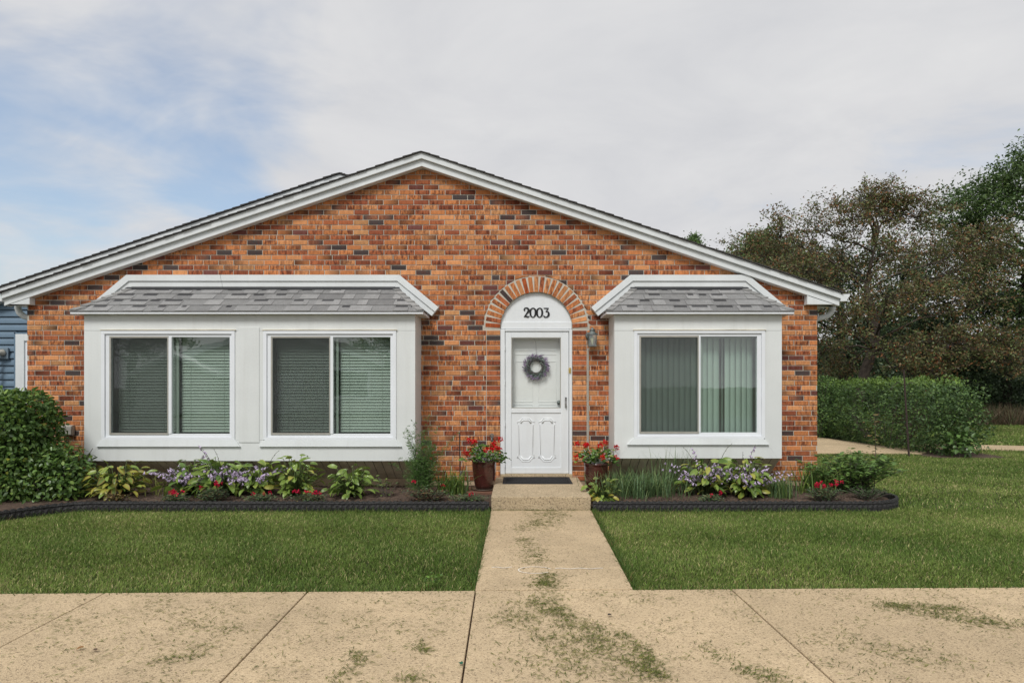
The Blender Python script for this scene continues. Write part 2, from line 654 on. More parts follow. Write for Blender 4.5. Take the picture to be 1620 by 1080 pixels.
def scatter(name, pos, axis, nrm, length, width, col, m, parent=None, kind='leaf', tipcol=None, bend=0.0):
    """one mesh of many leaves: pos (n,3), axis = leaf direction, nrm = approximate face normal"""
    n = len(pos)
    axis = axis / np.linalg.norm(axis, axis=1, keepdims=True)
    side = np.cross(nrm, axis)
    side /= np.maximum(np.linalg.norm(side, axis=1, keepdims=True), 1e-6)
    nn = np.cross(axis, side)
    if kind == 'leaf':          # six-point folded leaf
        T = np.array([(0, 0, 0), (0.45, 0.30, 1), (0.40, -0.5, 0.2), (0.40, 0.5, 0.2), (1.0, 0, -0.25), (0.75, -0.34, 0.1), (0.75, 0.34, 0.1)])
        T = np.array([(0, 0, 0), (0.36, -0.5, 0.12), (0.36, 0.5, 0.12), (0.72, -0.36, 0.06), (0.72, 0.36, 0.06), (1.0, 0, -0.12), (0.5, 0, -0.03)])
        Fc = np.array([(0, 6, 1), (0, 2, 6), (1, 6, 3), (6, 2, 4), (3, 6, 5), (6, 4, 5)])
    elif kind == 'small':       # four-point leaf, folded on its rib
        T = np.array([(0, 0, 0), (0.45, -0.5, 0.15), (1.0, 0, 0), (0.45, 0.5, 0.15)])
        Fc = np.array([(0, 2, 1), (0, 3, 2)])
    elif kind == 'blade':       # grass blade, bent over
        T = np.array([(0, -0.5, 0), (0, 0.5, 0), (0.55, -0.38, 0.06), (0.55, 0.38, 0.06), (1.0, 0, 0.30)])
        Fc = np.array([(0, 1, 3), (0, 3, 2), (2, 3, 4)])
    k = len(T)
    L = np.asarray(length).reshape(-1, 1, 1)
    W = np.asarray(width).reshape(-1, 1, 1)
    V = pos[:, None, :] + axis[:, None, :] * (T[None, :, 0:1] * L) + side[:, None, :] * (T[None, :, 1:2] * W) + nn[:, None, :] * (T[None, :, 2:3] * (L if kind == 'blade' else W))
    Fi = (Fc[None] + (np.arange(n) * k)[:, None, None]).reshape(-1, 3)
    cc = np.repeat(col, k, axis=0)
    if tipcol is not None:
        t = np.clip(T[:, 0], 0, 1)
        cc = (col[:, None, :] * (1 - t)[None, :, None] + tipcol[:, None, :] * t[None, :, None]).reshape(-1, 3)
    return raw_mesh(name, V.reshape(-1, 3), Fi, cc, m, parent)


def rand_dirs(n, up=0.0):
    d = rng.normal(size=(n, 3))
    d /= np.linalg.norm(d, axis=1, keepdims=True)
    d[:, 2] += up
    d /= np.linalg.norm(d, axis=1, keepdims=True)
    return d


def pick_cols(n, pal, wts=None, jit=0.15):
    pal = np.array(pal)
    w = None if wts is None else np.array(wts) / np.sum(wts)
    c = pal[rng.choice(len(pal), n, p=w)]
    return c * (1 + rng.normal(size=(n, 1)) * jit).clip(0.5, 1.6)

# ================================================================== THE SETTING
def edge_left(x):
    if x > -5.0:
        return -1.5
    t = -5.0 - x
    return -1.5 - 1.7 * t * t if t < 0.45 else -1.5 - 0.344 - 1.53 * (t - 0.45)


SLOPE = 0.0182


def drive_edge(x):
    return -4.252 + SLOPE * x


STOOP_X0, STOOP_X1 = -0.303, 0.864

g = MB()
g.face([(-400, -400, -0.03), (400, -400, -0.03), (400, 400, -0.03), (-400, 400, -0.03)])
tag(g.build('ground', 'ground'), kind='structure')

# sidewalk: bedding with a row of slabs
sw = MB()
sw.hull([(-9.2, -7.45, -0.06), (9.2, -7.45, -0.06), (9.2, drive_edge(9.2) - 0.01, -0.06), (-9.2, drive_edge(-9.2) - 0.01, -0.06)][::-1],
        [(-9.2, -7.45, -0.022), (9.2, -7.45, -0.022), (9.2, drive_edge(9.2) - 0.01, -0.022), (-9.2, drive_edge(-9.2) - 0.01, -0.022)][::-1])
sidewalk = tag(sw.build('sidewalk', 'soil'), kind='structure')
ang = math.atan(SLOPE)
joints = [-9.0, -7.4, -5.9, -4.38, -2.885, -1.474, -0.294, 1.527, 2.984, 4.5, 6.0, 7.5, 9.0]
for a, b in zip(joints[:-1], joints[1:]):
    m = MB()
    gp = 0.0045
    p = []
    for (jx, s) in ((a, 1), (b, -1)):
        x = jx + s * gp
        y0 = drive_edge(x)
        p.append(((x, y0), (x + 3.1 * SLOPE, y0 - 3.1)))
    loop = [p[0][1], p[1][1], p[1][0], p[0][0]]
    dz = random.uniform(-0.0015, 0.0015)
    m.hull([(x, y, -0.1) for x, y in loop][::-1], [(x, y, dz) for x, y in loop][::-1])
    m.build('slab', 'slab', sidewalk, bevel=0.006)
rd = MB()
rd.box(-60, 60, -19.0, -7.47, -0.09, -0.012)
tag(rd.build('road', 'asphalt'), kind='structure')

# front walk
fw = MB()
fw.box(-0.29, 0.82, -4.2, -1.52, -0.06, -0.024)
walk = tag(fw.build('front_path', 'soil'), kind='structure')


def walk_r(y):
    return 0.825 + (0.862 - 0.825) * (y + 4.25) / 2.75


for y0, y1 in ((-4.25, -3.742), (-3.738, -2.746), (-2.734, -1.506)):
    m = MB()
    f = drive_edge(0.25) + 0.010
    q = [(-0.296, y0 if y0 > -4.2 else drive_edge(-0.296) + 0.009), (walk_r(y0), y0 if y0 > -4.2 else drive_edge(0.83) + 0.009), (walk_r(y1), y1), (-0.300, y1)]
    z = random.uniform(0.001, 0.003)
    m.hull([(x, y, -0.1) for x, y in q][::-1], [(x, y, z) for x, y in q][::-1])
    m.build('slab', 'slab', walk, bevel=0.005)
# chalk lines a child left on the walk
ck = MB()


def chalk(pts, w):
    for a, b in zip(pts[:-1], pts[1:]):
        a, b = Vector(a), Vector(b)
        n = Vector((-(b - a).y, (b - a).x)).normalized() * w
        ck.face([(*(a - n), 0.0052), (*(b - n), 0.0052), (*(b + n), 0.0052), (*(a + n), 0.0052)])


chalk([(-0.20 + 0.02 * i, -3.735 + 0.012 * math.sin(i)) for i in range(9)], 0.006)
chalk([(0.14 + 0.13 * math.cos(t), -3.80 + 0.085 * math.sin(t)) for t in np.linspace(0.3, 5.6, 18)], 0.005)
chalk([(0.30 + 0.02 * i, -3.76 + 0.01 * math.sin(i * 0.8)) for i in range(20)], 0.006)
MT['chalk'] = mat('chalk', (0.74, 0.68, 0.58), 1.0, 0.2, 40)
ck.build('chalk_line', 'chalk', walk)

# patio beside the house and the far path
pt = MB()
pt.hull([(4.6, 4.35, -0.06), (8.66, 4.32, -0.06), (8.95, 4.6, -0.06), (8.45, 9.0, -0.06), (4.6, 9.0, -0.06)][::-1],
        [(4.6, 4.35, 0.0), (8.66, 4.32, 0.0), (8.95, 4.6, 0.0), (8.45, 9.0, 0.0), (4.6, 9.0, 0.0)][::-1])
tag(pt.build('patio', 'slab'), kind='structure')
pp = MB()
pp.hull([(9.0, 5.6, -0.06), (20.0, 2.6, -0.06), (20.0, 3.7, -0.06), (9.0, 6.9, -0.06)][::-1],
        [(9.0, 5.6, 0.0), (20.0, 2.6, 0.0), (20.0, 3.7, 0.0), (9.0, 6.9, 0.0)][::-1])
tag(pp.build('path', 'slab'), kind='structure')


# planting bed soil
def bed_soil(name, xs, lo, hi):
    m = MB()
    ny = 14
    idx = []
    for x in xs:
        a, b = lo(x), hi(x)
        row = []
        for j in range(ny + 1):
            y = a + (b - a) * j / ny
            row.append(len(m.v))
            m.v.append((x, y, 0.030 + 0.028 * math.sin(math.pi * j / ny) + random.uniform(-0.009, 0.009)))
            m.c.append((1, 1, 1, 1))
        idx.append(row)
    for r0, r1 in zip(idx[:-1], idx[1:]):
        for j in range(ny):
            m.f.append((r0[j], r1[j], r1[j + 1], r0[j + 1]))
    return tag(m.build(name, 'soil', smooth=True), kind='structure')


bed_soil('bed_soil', np.linspace(-9.5, -0.30, 180), lambda x: edge_left(x) + 0.02, lambda x: 0.02 if x > -6.95 else 1.95)
bed_soil('bed_soil', np.linspace(0.862, 4.72, 80),
         lambda x: -1.47 if x < 4.2 else -1.47 + 0.47 * ((x - 4.2) / 0.52) ** 2, lambda x: 0.02 if x < 4.2 else 0.35)

# ================================================================== THE HOUSE
S = 0.334
XA = -1.335
WL, WR = -6.949, 4.259
house = empty('brick_house', (XA, 0, 0), 'single-storey brick house with white gable trim and two boxed bay windows', 'house')


def hb(m, name, mt, parent=None, **kw):
    """build in world metres under the house root"""
    o = m.build(name, mt, parent or house, **kw)
    o.matrix_parent_inverse = Matrix.Translation((-XA, 0, 0))
    return o


def sub(m, name, mt, parent, **kw):
    o = m.build(name, mt, parent, **kw)
    return o


def WX(px):
    return PX(px, 0.0)


def WZ(py):
    return PZ(py, 0.0)


# ---------------- brick wall
DL, DR = WX(791.5), WX(905.5)
DCX = (DL + DR) / 2
RIN = (DR - DL) / 2
ROUT = 0.735
ZSP = WZ(519)
STEP_Z = 0.155
WALL_TOP = 4.60          # mortar backing apex


def gable(x, top):
    return top - S * abs(x - XA)


wall = MB()
xs = sorted(set([WL, XA, WR, DL, DR] + [DCX - RIN * math.cos(t) for t in np.linspace(0, math.pi, 25)]))
for a, b in zip(xs[:-1], xs[1:]):
    lo = []
    for x in (a, b):
        mid = (a + b) / 2
        if DL < mid < DR:
            lo.append(ZSP + math.sqrt(max(RIN ** 2 - (x - DCX) ** 2, 0)))
        else:
            lo.append(0.10)
    wall.prism([(a, lo[0]), (b, lo[1]), (b, gable(b, WALL_TOP)), (a, gable(a, WALL_TOP))], 0.007, 0.2)
brick_wall = hb(wall, 'brick_wall', 'mortar')

fd = MB()
for a, b in ((WL + 0.01, DL), (DR, WR - 0.01)):
    fd.box(a, b, 0.012, 0.19, -0.3, 0.098)
hb(fd, 'foundation', 'concrete')

PAL = [((0.57, 0.218, 0.080), 0.33, 0.66), ((0.64, 0.285, 0.118), 0.23, 0.50), ((0.44, 0.140, 0.058), 0.22, 0.85), ((0.30, 0.088, 0.042), 0.07, 0.85),
       ((0.062, 0.052, 0.050), 0.075, 0.30), ((0.56, 0.28, 0.12), 0.05, 0.45), ((0.17, 0.065, 0.055), 0.025, 0.60)]
PW = [p[1] for p in PAL]


def brick_col():
    base, _, fl = random.choices(PAL, PW)[0]
    k = random.uniform(0.82, 1.18)
    return (base[0] * k, base[1] * k, base[2] * k, min(1, fl * random.uniform(0.3, 1.7)))


BAYS = [(-5.78, -1.359, 0.443), (1.30, 3.536, 0.477)]      # x0, x1, z of the underside
PIL_L, PIL_R = WX(769.5), WX(928.5)
COURSE, BRL, MJ = 0.0711, 0.2157, 0.0105
bricks = []      # (poly, colour, full?)
i = 0
while True:
    zb = 0.105 + i * COURSE
    zt = zb + COURSE - MJ
    if zt > WALL_TOP - 0.03:
        break
    half = (4.615 - 0.03 - zt) / S
    xa, xb = max(WL, XA - half), min(WR, XA + half)
    RA = ROUT + 0.010
    arch_row = zt >= ZSP + 0.02 and zb < ZSP + RA
    if zt < ZSP + 0.02:
        segs = [(xa, PIL_L - 0.005), (PIL_R + 0.005, xb)]
    else:
        segs = [(xa, xb)]
    off = (i % 2) * BRL * 0.5 + random.uniform(-0.02, 0.02)
    x = WL + off - BRL
    while x < xb:
        l, rr = x + MJ / 2, x + BRL - MJ / 2
        x += BRL
        if random.random() < 0.03:
            cuts = [(l, l + 0.095), (l + 0.095 + MJ, rr)]
        else:
            cuts = [(l, rr)]
        for cl, cr in cuts:
            for sa, sb in segs:
                p_, q_ = max(cl, sa), min(cr, sb)
                if q_ - p_ < 0.015:
                    continue
                if any(p_ > b0 + 0.06 and q_ < b1 - 0.06 and zb > bz and zt < 2.80 for b0, b1, bz in BAYS):
                    continue
                full = (q_ - p_) > BRL - MJ - 0.004
                poly = [(p_, zb), (q_, zb), (q_, zt), (p_, zt)]
                if arch_row and q_ > DCX - RA and p_ < DCX + RA:
                    # cut along the ring of the arch
                    lowp = []
                    for xx in np.linspace(p_, q_, 25):
                        zl = zb if abs(xx - DCX) >= RA else max(zb, ZSP + math.sqrt(RA * RA - (xx - DCX) ** 2))
                        if zl < zt - 0.002:
                            lowp.append((xx, zl))
                    if len(lowp) < 3:
                        continue
                    full = full and all(z_ == zb for _, z_ in lowp)
                    if not full:
                        keep_ = [lowp[0]] + lowp[4:-1:4] + [lowp[-1]]
                        poly = keep_ + [(lowp[-1][0], zt), (lowp[0][0], zt)]
                bricks.append((poly, brick_col(), full))
    i += 1
for (x0, x1) in ((PIL_L + 0.004, DL - 0.002), (DR + 0.002, PIL_R - 0.004)):
    i = 0
    while 0.105 + i * COURSE + COURSE - MJ < ZSP + 0.02:
        zb = 0.105 + i * COURSE
        bricks.append(([(x0, zb), (x1, zb), (x1, zb + COURSE - MJ), (x0, zb + COURSE - MJ)], brick_col(), True))
        i += 1


def brick_into(m, poly, col):
    dy = random.uniform(-0.0016, 0.0016)
    i, n = len(m.v), len(poly)
    e = 0.0028
    cx = sum(p[0] for p in poly) / n
    cz = sum(p[1] for p in poly) / n
    ins = [(x + (e if x < cx else -e), z + (e if z < cz else -e)) for x, z in poly]
    m.v += [(x, dy, z) for x, z in ins] + [(x, dy + e, z) for x, z in poly] + [(x, 0.02, z) for x, z in poly]
    m.f.append(tuple(range(i, i + n)))
    for a in (0, n):
        for k in range(n):
            p, q = i + a + k, i + a + (k + 1) % n
            m.f.append((q, p, p + n, q + n))
    # flashing in the kiln: some bricks are burnt darker towards one end
    c2 = col
    if col[0] > 0.2 and random.random() < 0.16:
        f = random.uniform(0.15, 0.45)
        c2 = (col[0] * f, col[1] * f * 1.1, col[2] * f * 1.3, col[3])
    elif col[0] < 0.1 and random.random() < 0.4:
        c2 = (0.40, 0.15, 0.07, 0.9)
    if random.random() < 0.5:
        col, c2 = c2, col
    for _ in range(3):
        m.c.extend([col if x < cx else c2 for x, z in poly])


# the 300 whole bricks round the door and up the middle of the gable are single pieces, the rest one mass
order = sorted(range(len(bricks)), key=lambda k: (not bricks[k][2], (sum(p[0] for p in bricks[k][0]) / len(bricks[k][0]) - 0.25) ** 2 + (sum(p[1] for p in bricks[k][0]) / len(bricks[k][0]) - 1.7) ** 2))
single = set(order[:300])
rest = MB()
for k, (poly, col, full) in enumerate(bricks):
    if k in single:
        m = MB()
        brick_into(m, poly, col)
        m.build('brick', 'brick', brick_wall)
    else:
        brick_into(rest, poly, col)
tag(rest.build('bricks', 'brick', brick_wall), kind='stuff')

# arch of standing bricks over the door
NV = 25
ring = MB()
arc_o = [(DCX + (ROUT + 0.004) * math.cos(t), ZSP + (ROUT + 0.004) * math.sin(t)) for t in np.linspace(0, math.pi, 41)]
arc_i = [(DCX + (RIN + 0.004) * math.cos(t), ZSP + (RIN + 0.004) * math.sin(t)) for t in np.linspace(0, math.pi, 41)]
for k in range(40):
    ring.prism([arc_i[k], arc_o[k], arc_o[k + 1], arc_i[k + 1]], 0.0035, 0.006)
arch = hb(ring, 'brick_arch', 'mortar')
for k in range(NV):
    t = math.pi * (k + 0.5) / NV
    d = Vector((math.cos(t), math.sin(t)))
    n = Vector((-d.y, d.x))
    c0 = Vector((DCX, ZSP)) + d * (RIN + random.uniform(-0.002, 0.004))
    c1 = Vector((DCX, ZSP)) + d * (ROUT - random.uniform(0.002, 0.012))
    w = 0.0285
    m = MB()
    col = brick_col()
    if k == 18:
        col = (0.055, 0.047, 0.047, 0.3)
    elif col[0] < 0.12:
        col = (0.45, 0.105, 0.030, 0.6)
    m.col = col
    m.prism([tuple(c0 - n * w), tuple(c1 - n * w), tuple(c1 + n * w), tuple(c0 + n * w)], -0.001 + random.uniform(-0.0015, 0.0015), 0.03)
    m.build('arch_brick', 'brick', arch, bevel=0.0025, seg=1)

# ---------------- gable boards, roof
HALF = 5.85
for s in (-1, 1):
    xe = XA + s * HALF

    def board(z0, z1, y0, y1, x_in=XA, x_out=None, nm='rake_board'):
        xo = xe if x_out is None else x_out
        p = [(x_in, gable(x_in, z0)), (xo, gable(xo, z0)), (xo, gable(xo, z1)), (x_in, gable(x_in, z1))]
        if s < 0:
            p = p[::-1]
        m = MB().prism(p, y0, y1)
        return hb(m, nm, 'trim', bevel=0.003)

    board(4.615, 4.698, -0.145, 0.0)
    board(4.520, 4.612, -0.108, -0.003)
    # return box at the eave
    xi = 4.067 if s > 0 else -6.83
    p = [(xi, 2.585), (xe - s * 0.004, 2.585), (xe - s * 0.004, gable(xe, 4.520)), (xi, gable(xi, 4.520) - 0.004)]
    if s < 0:
        p = p[::-1]
    hb(MB().prism(p, -0.103, -0.003), 'eave_return', 'trim', bevel=0.003)
    # soffit and fascia along the side
    m = MB()
    a, b = sorted((WR if s > 0 else WL, xe))
    m.box(a, b, 0.0, 9.0, 2.59, 2.60)
    hb(m, 'soffit', 'trim')
    m = MB()
    m.box(min(xe, xe - s * 0.02), max(xe, xe - s * 0.02), 0.004, 9.0, 2.602, 2.735)
    hb(m, 'fascia', 'trim')
    # gutter (K profile) with end cap
    prof = [(0.002, 0.0), (0.085, 0.0), (0.095, 0.03), (0.125, 0.07), (0.135, 0.10), (0.128, 0.10), (0.002, 0.10)]
    pts = [(xe + s * px_, 2.625 + pz_) for px_, pz_ in prof]
    if s < 0:
        pts = pts[::-1]
    gt = hb(MB().prism(pts, -0.14, 9.0), 'gutter', 'trim', bevel=0.002)
    # elbow and downspout on the side wall
    m = MB()
    w = WR if s > 0 else WL
    path = [(xe + s * 0.075, 0.22, 2.63), (xe + s * 0.075, 0.22, 2.57), (xe + s * 0.055, 0.22, 2.51), (xe - s * 0.01, 0.22, 2.455), (w + s * 0.12, 0.22, 2.425), (w + s * 0.045, 0.22, 2.39), (w + s * 0.036, 0.22, 2.3), (w + s * 0.034, 0.22, 0.1)]
    m.tube(path, [0.042] * 5 + [0.036, 0.031, 0.031], 12)
    hb(m, 'downspout', 'trim', smooth=True)
    # roof covering: courses overlapping like a saw
    rf = MB()
    n = 46
    L = HALF + 0.03
    for k in range(n):
        xo, xi2 = XA + s * L * (k + 1) / n, XA + s * L * k / n
        z0o, z0i = gable(xo, 4.70), gable(xi2, 4.70)
        th = 0.010 + random.uniform(0, 0.005)
        p = [(xi2, z0i), (xo, z0o), (xo, z0o + th + 0.008), (xi2, z0i + th - 0.002)]
        if s < 0:
            p = p[::-1]
        rf.prism(p, -0.165 - random.uniform(0, 0.012), 9.1)
    hb(rf, 'roof', 'roof_dark')
    # side wall
    m = MB()
    a, b = sorted((w - s * 0.004, w - s * 0.2))
    m.box(a, b, 0.21, 9.0, 0.0, 2.6)
    hb(m, 'side_wall', 'siding_pale')
m = MB()
m.prism([(WL, 0), (WR, 0), (WR, gable(WR, 4.6)), (XA, 4.6), (WL, gable(WL, 4.6))], 8.8, 8.98)
hb(m, 'rear_wall', 'siding_pale')


# ---------------- bay windows
YF = -0.5            # front plane of the bays


def BX(px):
    return PX(px, YF)


def BZ(py):
    return PZ(py, YF)


def bay(x0, x1, zb, wins, seam=None):
    zt = 2.398
    xm = (x0 + x1) / 2
    root = MB()
    # returns at both sides, ceiling board and floor of the box
    root.box(x0, x0 + 0.03, YF + 0.032, 0.012, zb, zt)
    root.box(x1 - 0.03, x1, YF + 0.032, 0.012, zb, zt)
    root.box(x0 + 0.031, x1 - 0.031, YF + 0.034, 0.004, zb + 0.001, zb + 0.022)
    b = hb(root, 'bay_window', 'trim_warm', bevel=0.003)
    # boards of the front, with window openings left free
    y0, y1 = YF, YF + 0.03
    wz0, wz1 = BZ(696), BZ(523)
    m = MB()
    m.box(x0, x1, y0, y1, wz1, zt)
    m.build('top_board', 'trim_warm', b, bevel=0.003)
    cut = 0.085
    m = MB()
    m.prism([(x0 + 0.06, zb), (x1 - 0.06, zb), (x1 - 0.06 - cut + 0.05, wz0 - 0.002), (x0 + 0.06 + cut - 0.05, wz0 - 0.002)], y0 + 0.001, y1)
    m.build('bottom_board', 'trim_warm', b, bevel=0.003)
    xs_ = [x0] + [q for wn_ in wins for q in (wn_['ox0'], wn_['ox1'])] + [x1]
    for k in range(0, len(xs_), 2):
        a, c = xs_[k], xs_[k + 1]
        m = MB()
        if k == 0:
            m.prism([(a, zb), (a + 0.058, zb), (c, wz0), (c, wz1 - 0.002), (a, wz1 - 0.002)], y0, y1)
        elif k == len(xs_) - 2:
            m.prism([(a, wz0), (c - 0.058, zb), (c, zb), (c, wz1 - 0.002), (a, wz1 - 0.002)], y0, y1)
        else:
            m.box(a, c, y0, y1, wz0, wz1 - 0.002)
        m.build('upright_board', 'trim_warm', b, bevel=0.003)
        if 0 < k < len(xs_) - 2:      # cover strip between the two windows
            m = MB()
            m.box(a + 0.045, c - 0.055, y0 - 0.007, y0 - 0.001, wz0 - 0.03, wz1 + 0.045)
            m.build('cover_strip', 'trim_warm', b, bevel=0.002)
    # soffit under the roof edge, drip edge
    ov = 0.108
    ye = YF - 0.075
    m = MB()
    m.box(x0 - ov, x1 + ov, ye, 0.0, zt + 0.001, zt + 0.010)
    m.build('soffit', 'trim_warm', b)
    m = MB()
    m.box(x0 - ov - 0.012, x1 + ov + 0.012, ye - 0.014, ye - 0.001, zt - 0.004, zt + 0.026)
    for xx in (x0 - ov - 0.012, x1 + ov + 0.001):
        m.box(xx, xx + 0.011, ye, -0.02, zt - 0.004, zt + 0.026)
    m.build('drip_edge', 'vinyl', b, bevel=0.002)
    # sloping boards under the box
    n = int(round((x1 - x0) / 0.115))
    w = (x1 - x0) / n
    for k in range(n):
        a, c = x0 + k * w + 0.004, x0 + (k + 1) * w - 0.004
        dz = random.uniform(-0.002, 0.002)
        m = MB()
        A = [(a, YF + 0.035, zb - 0.001), (c, YF + 0.035, zb - 0.001), (c, -0.03, 0.14), (a, -0.03, 0.14)]
        Bv = [(p[0], p[1] + 0.0, p[2] + 0.018 + dz) for p in A]
        m.hull(A, Bv)
        m.build('skirt_board', 'soffit', b, bevel=0.002, seg=1)
    m = MB()
    m.hull([(x0 + 0.002, YF + 0.036, zb - 0.0), (x1 - 0.002, YF + 0.036, zb), (x1 - 0.002, -0.028, 0.158), (x0 + 0.002, -0.028, 0.158)],
           [(x0 + 0.002, YF + 0.036, zb + 0.02), (x1 - 0.002, YF + 0.036, zb + 0.02), (x1 - 0.002, -0.028, 0.20), (x0 + 0.002, -0.028, 0.20)])
    for xx in (x0 + 0.001, x1 - 0.011):
        m.hull([(xx, YF + 0.06, zb - 0.002), (xx, 0.006, zb - 0.002), (xx, 0.006, 0.12)], [(xx + 0.01, YF + 0.06, zb - 0.002), (xx + 0.01, 0.006, zb - 0.002), (xx + 0.01, 0.006, 0.12)])
    m.build('skirt_backing', 'iron', b)
    MB().box(x0 + 0.012, x1 - 0.012, -0.045, -0.004, -0.1, 0.137).build('foundation_strip', 'concrete', b, bevel=0.004)

    # ---- hipped roof of the bay
    ze, zr, yr, ins = zt + 0.024, 2.822, -0.05, 0.46
    ex0, ex1 = x0 - ov - 0.015, x1 + ov + 0.015
    ye2 = ye - 0.02
    deck = MB()
    A = [(ex0, ye2, ze), (ex1, ye2, ze), (ex1, -0.02, ze), (ex0, -0.02, ze)]
    Bt = [(ex0 + ins, yr - 0.01, zr - 0.008), (ex1 - ins, yr - 0.01, zr - 0.008), (ex1 - ins, yr + 0.03, zr - 0.008), (ex0 + ins, yr + 0.03, zr - 0.008)]
    deck.hull(A[::-1], Bt[::-1])
    rb = hb(deck, 'bay_roof', 'flashing')

    def slope_pts(P0, P1, Q0, Q1, rows, wmin, wmax, lift):
        """shingles on the quad P0-P1 (eave) to Q0-Q1 (top)"""
        P0, P1, Q0, Q1 = map(Vector, (P0, P1, Q0, Q1))
        nrm = (P1 - P0).cross(Q0 - P0).normalized()
        if nrm.z < 0:
            nrm = -nrm
        along = (P1 - P0).normalized()
        for r in range(rows):
            t0, t1 = r / rows, min((r + 1.12) / rows, 1.0)
            a0, b0 = P0.lerp(Q0, t0), P1.lerp(Q1, t0)
            a1, b1 = P0.lerp(Q0, t1), P1.lerp(Q1, t1)
            W = (b0 - a0).length
            s_ = 0.0
            thick = random.random() < 0.5
            while s_ < W - 0.01:
                w_ = random.uniform(wmin, wmax)
                e_ = min(s_ + w_, W)
                if W - e_ < 0.05:
                    e_ = W
                # clip to the slanted ends at the upper edge
                lo1 = (a1 - a0).dot(along)
                hi1 = (b1 - a0).dot(along)
                u0, u1 = s_ + 0.0015, e_ - 0.0015
                v0, v1 = min(max(u0, lo1), hi1), max(min(u1, hi1), lo1)
                base0 = a0 + along * u0
                base1 = a0 + along * u1
                up = (a1 - a0) - along * lo1
                top0 = a0 + along * v0 + up
                top1 = a0 + along * v1 + up
                h0 = 0.010 + (0.006 if thick else 0.0)
                k_ = random.uniform(0.85, 1.12) * (1.0 if thick else 0.80)
                m_ = MB()
                m_.col = (0.275 * k_, 0.275 * k_, 0.272 * k_, 1)
                low = [base0 + nrm * 0.001, base1 + nrm * 0.001, top1 - nrm * 0.001, top0 - nrm * 0.001]
                hig = [base0 + nrm * (h0 + lift), base1 + nrm * (h0 + lift), top1 + nrm * 0.002, top0 + nrm * 0.002]
                m_.hull(low[::-1], hig[::-1])
                if e_ - s_ > 0.12 and random.random() < 0.55:
                    # the darker blend band printed by the laminate, at the upper part of the exposed tab
                    f0, f1 = random.uniform(0.05, 0.3), random.uniform(0.65, 0.95)
                    m_.col = (0.075 * k_, 0.075 * k_, 0.078 * k_, 1)
                    bl = base0.lerp(base1, f0), base0.lerp(base1, f1), top0.lerp(top1, f0), top0.lerp(top1, f1)
                    g0_, g1_ = 0.60, 0.93
                    q4 = [bl[0].lerp(bl[2], g0_), bl[1].lerp(bl[3], g0_), bl[1].lerp(bl[3], g1_), bl[0].lerp(bl[2], g1_)]
                    hh0 = (h0 + lift) * (1 - g0_) + 0.002 * g0_
                    hh1 = (h0 + lift) * (1 - g1_) + 0.002 * g1_
                    lo_ = [q4[0] + nrm * (hh0 - 0.001), q4[1] + nrm * (hh0 - 0.001), q4[2] + nrm * (hh1 - 0.001), q4[3] + nrm * (hh1 - 0.001)]
                    hi_ = [q4[0] + nrm * (hh0 + 0.0012), q4[1] + nrm * (hh0 + 0.0012), q4[2] + nrm * (hh1 + 0.0012), q4[3] + nrm * (hh1 + 0.0012)]
                    m_.hull(lo_[::-1], hi_[::-1])
                m_.build('shingle', 'shingle', rb)
                s_ = e_
                thick = not thick

    slope_pts(A[0], A[1], Bt[0], Bt[1], 4, 0.10, 0.36, 0.0)
    slope_pts(A[1], A[2], Bt[1], Bt[2], 4, 0.12, 0.30, 0.0)
    slope_pts(A[3], A[0], Bt[3], Bt[0], 4, 0.12, 0.30, 0.0)
    for (P, Q, s) in ((A[0], Bt[0], -1), (A[1], Bt[1], 1)):
        P, Q = Vector(P), Vector(Q)
        d = (Q - P)
        n1 = Vector((0, -(zr - ze), 0.0)).normalized()
        for k in range(6):
            p = P + d * (k / 6)
            q = P + d * min((k + 1.15) / 6, 1.0)
            # a cap bent over the hip: one wing to the front, one to the side
            wf = Vector((-s * 0.082, 0, 0))
            ws = Vector((0, 0.095, 0))
            l = 0.030
            up = Vector((0, 0, 1))
            k_ = random.uniform(0.72, 1.22)
            m_ = MB()
            m_.col = (0.27 * k_, 0.27 * k_, 0.262 * k_, 1)
            dn = Vector((0, 0, 0.0))
            a_ = [p + wf + up * l, p + up * (l + 0.008), q + up * (l * 0.45 + 0.004), q + wf + up * l * 0.45]
            b_ = [v_ - up * 0.012 for v_ in a_]
            m_.hull(b_, a_)
            a_ = [p + up * (l + 0.008), p + ws + up * l, q + ws + up * l * 0.45, q + up * (l * 0.45 + 0.004)]
            b_ = [v_ - up * 0.012 for v_ in a_]
            m_.hull(b_, a_)
            m_.build('hip_cap', 'shingle', rb)
    # dark flashing where the roof meets the wall boards
    m = MB()
    m.hull([(ex0 + ins - 0.05, yr - 0.055, zr - 0.028), (ex1 - ins + 0.05, yr - 0.055, zr - 0.028), (ex1 - ins + 0.03, yr + 0.03, zr + 0.02), (ex0 + ins - 0.03, yr + 0.03, zr + 0.02)],
           [(ex0 + ins - 0.05, yr - 0.055, zr - 0.008), (ex1 - ins + 0.05, yr - 0.055, zr - 0.008), (ex1 - ins + 0.03, yr + 0.03, zr + 0.042), (ex0 + ins - 0.03, yr + 0.03, zr + 0.042)])
    m.build('flashing', 'flashing', rb)
    # white boards framing the roof on the wall
    to, ti = 3.003, 2.838
    ox, ix = ins - 0.045, ins + 0.02
    ends = []
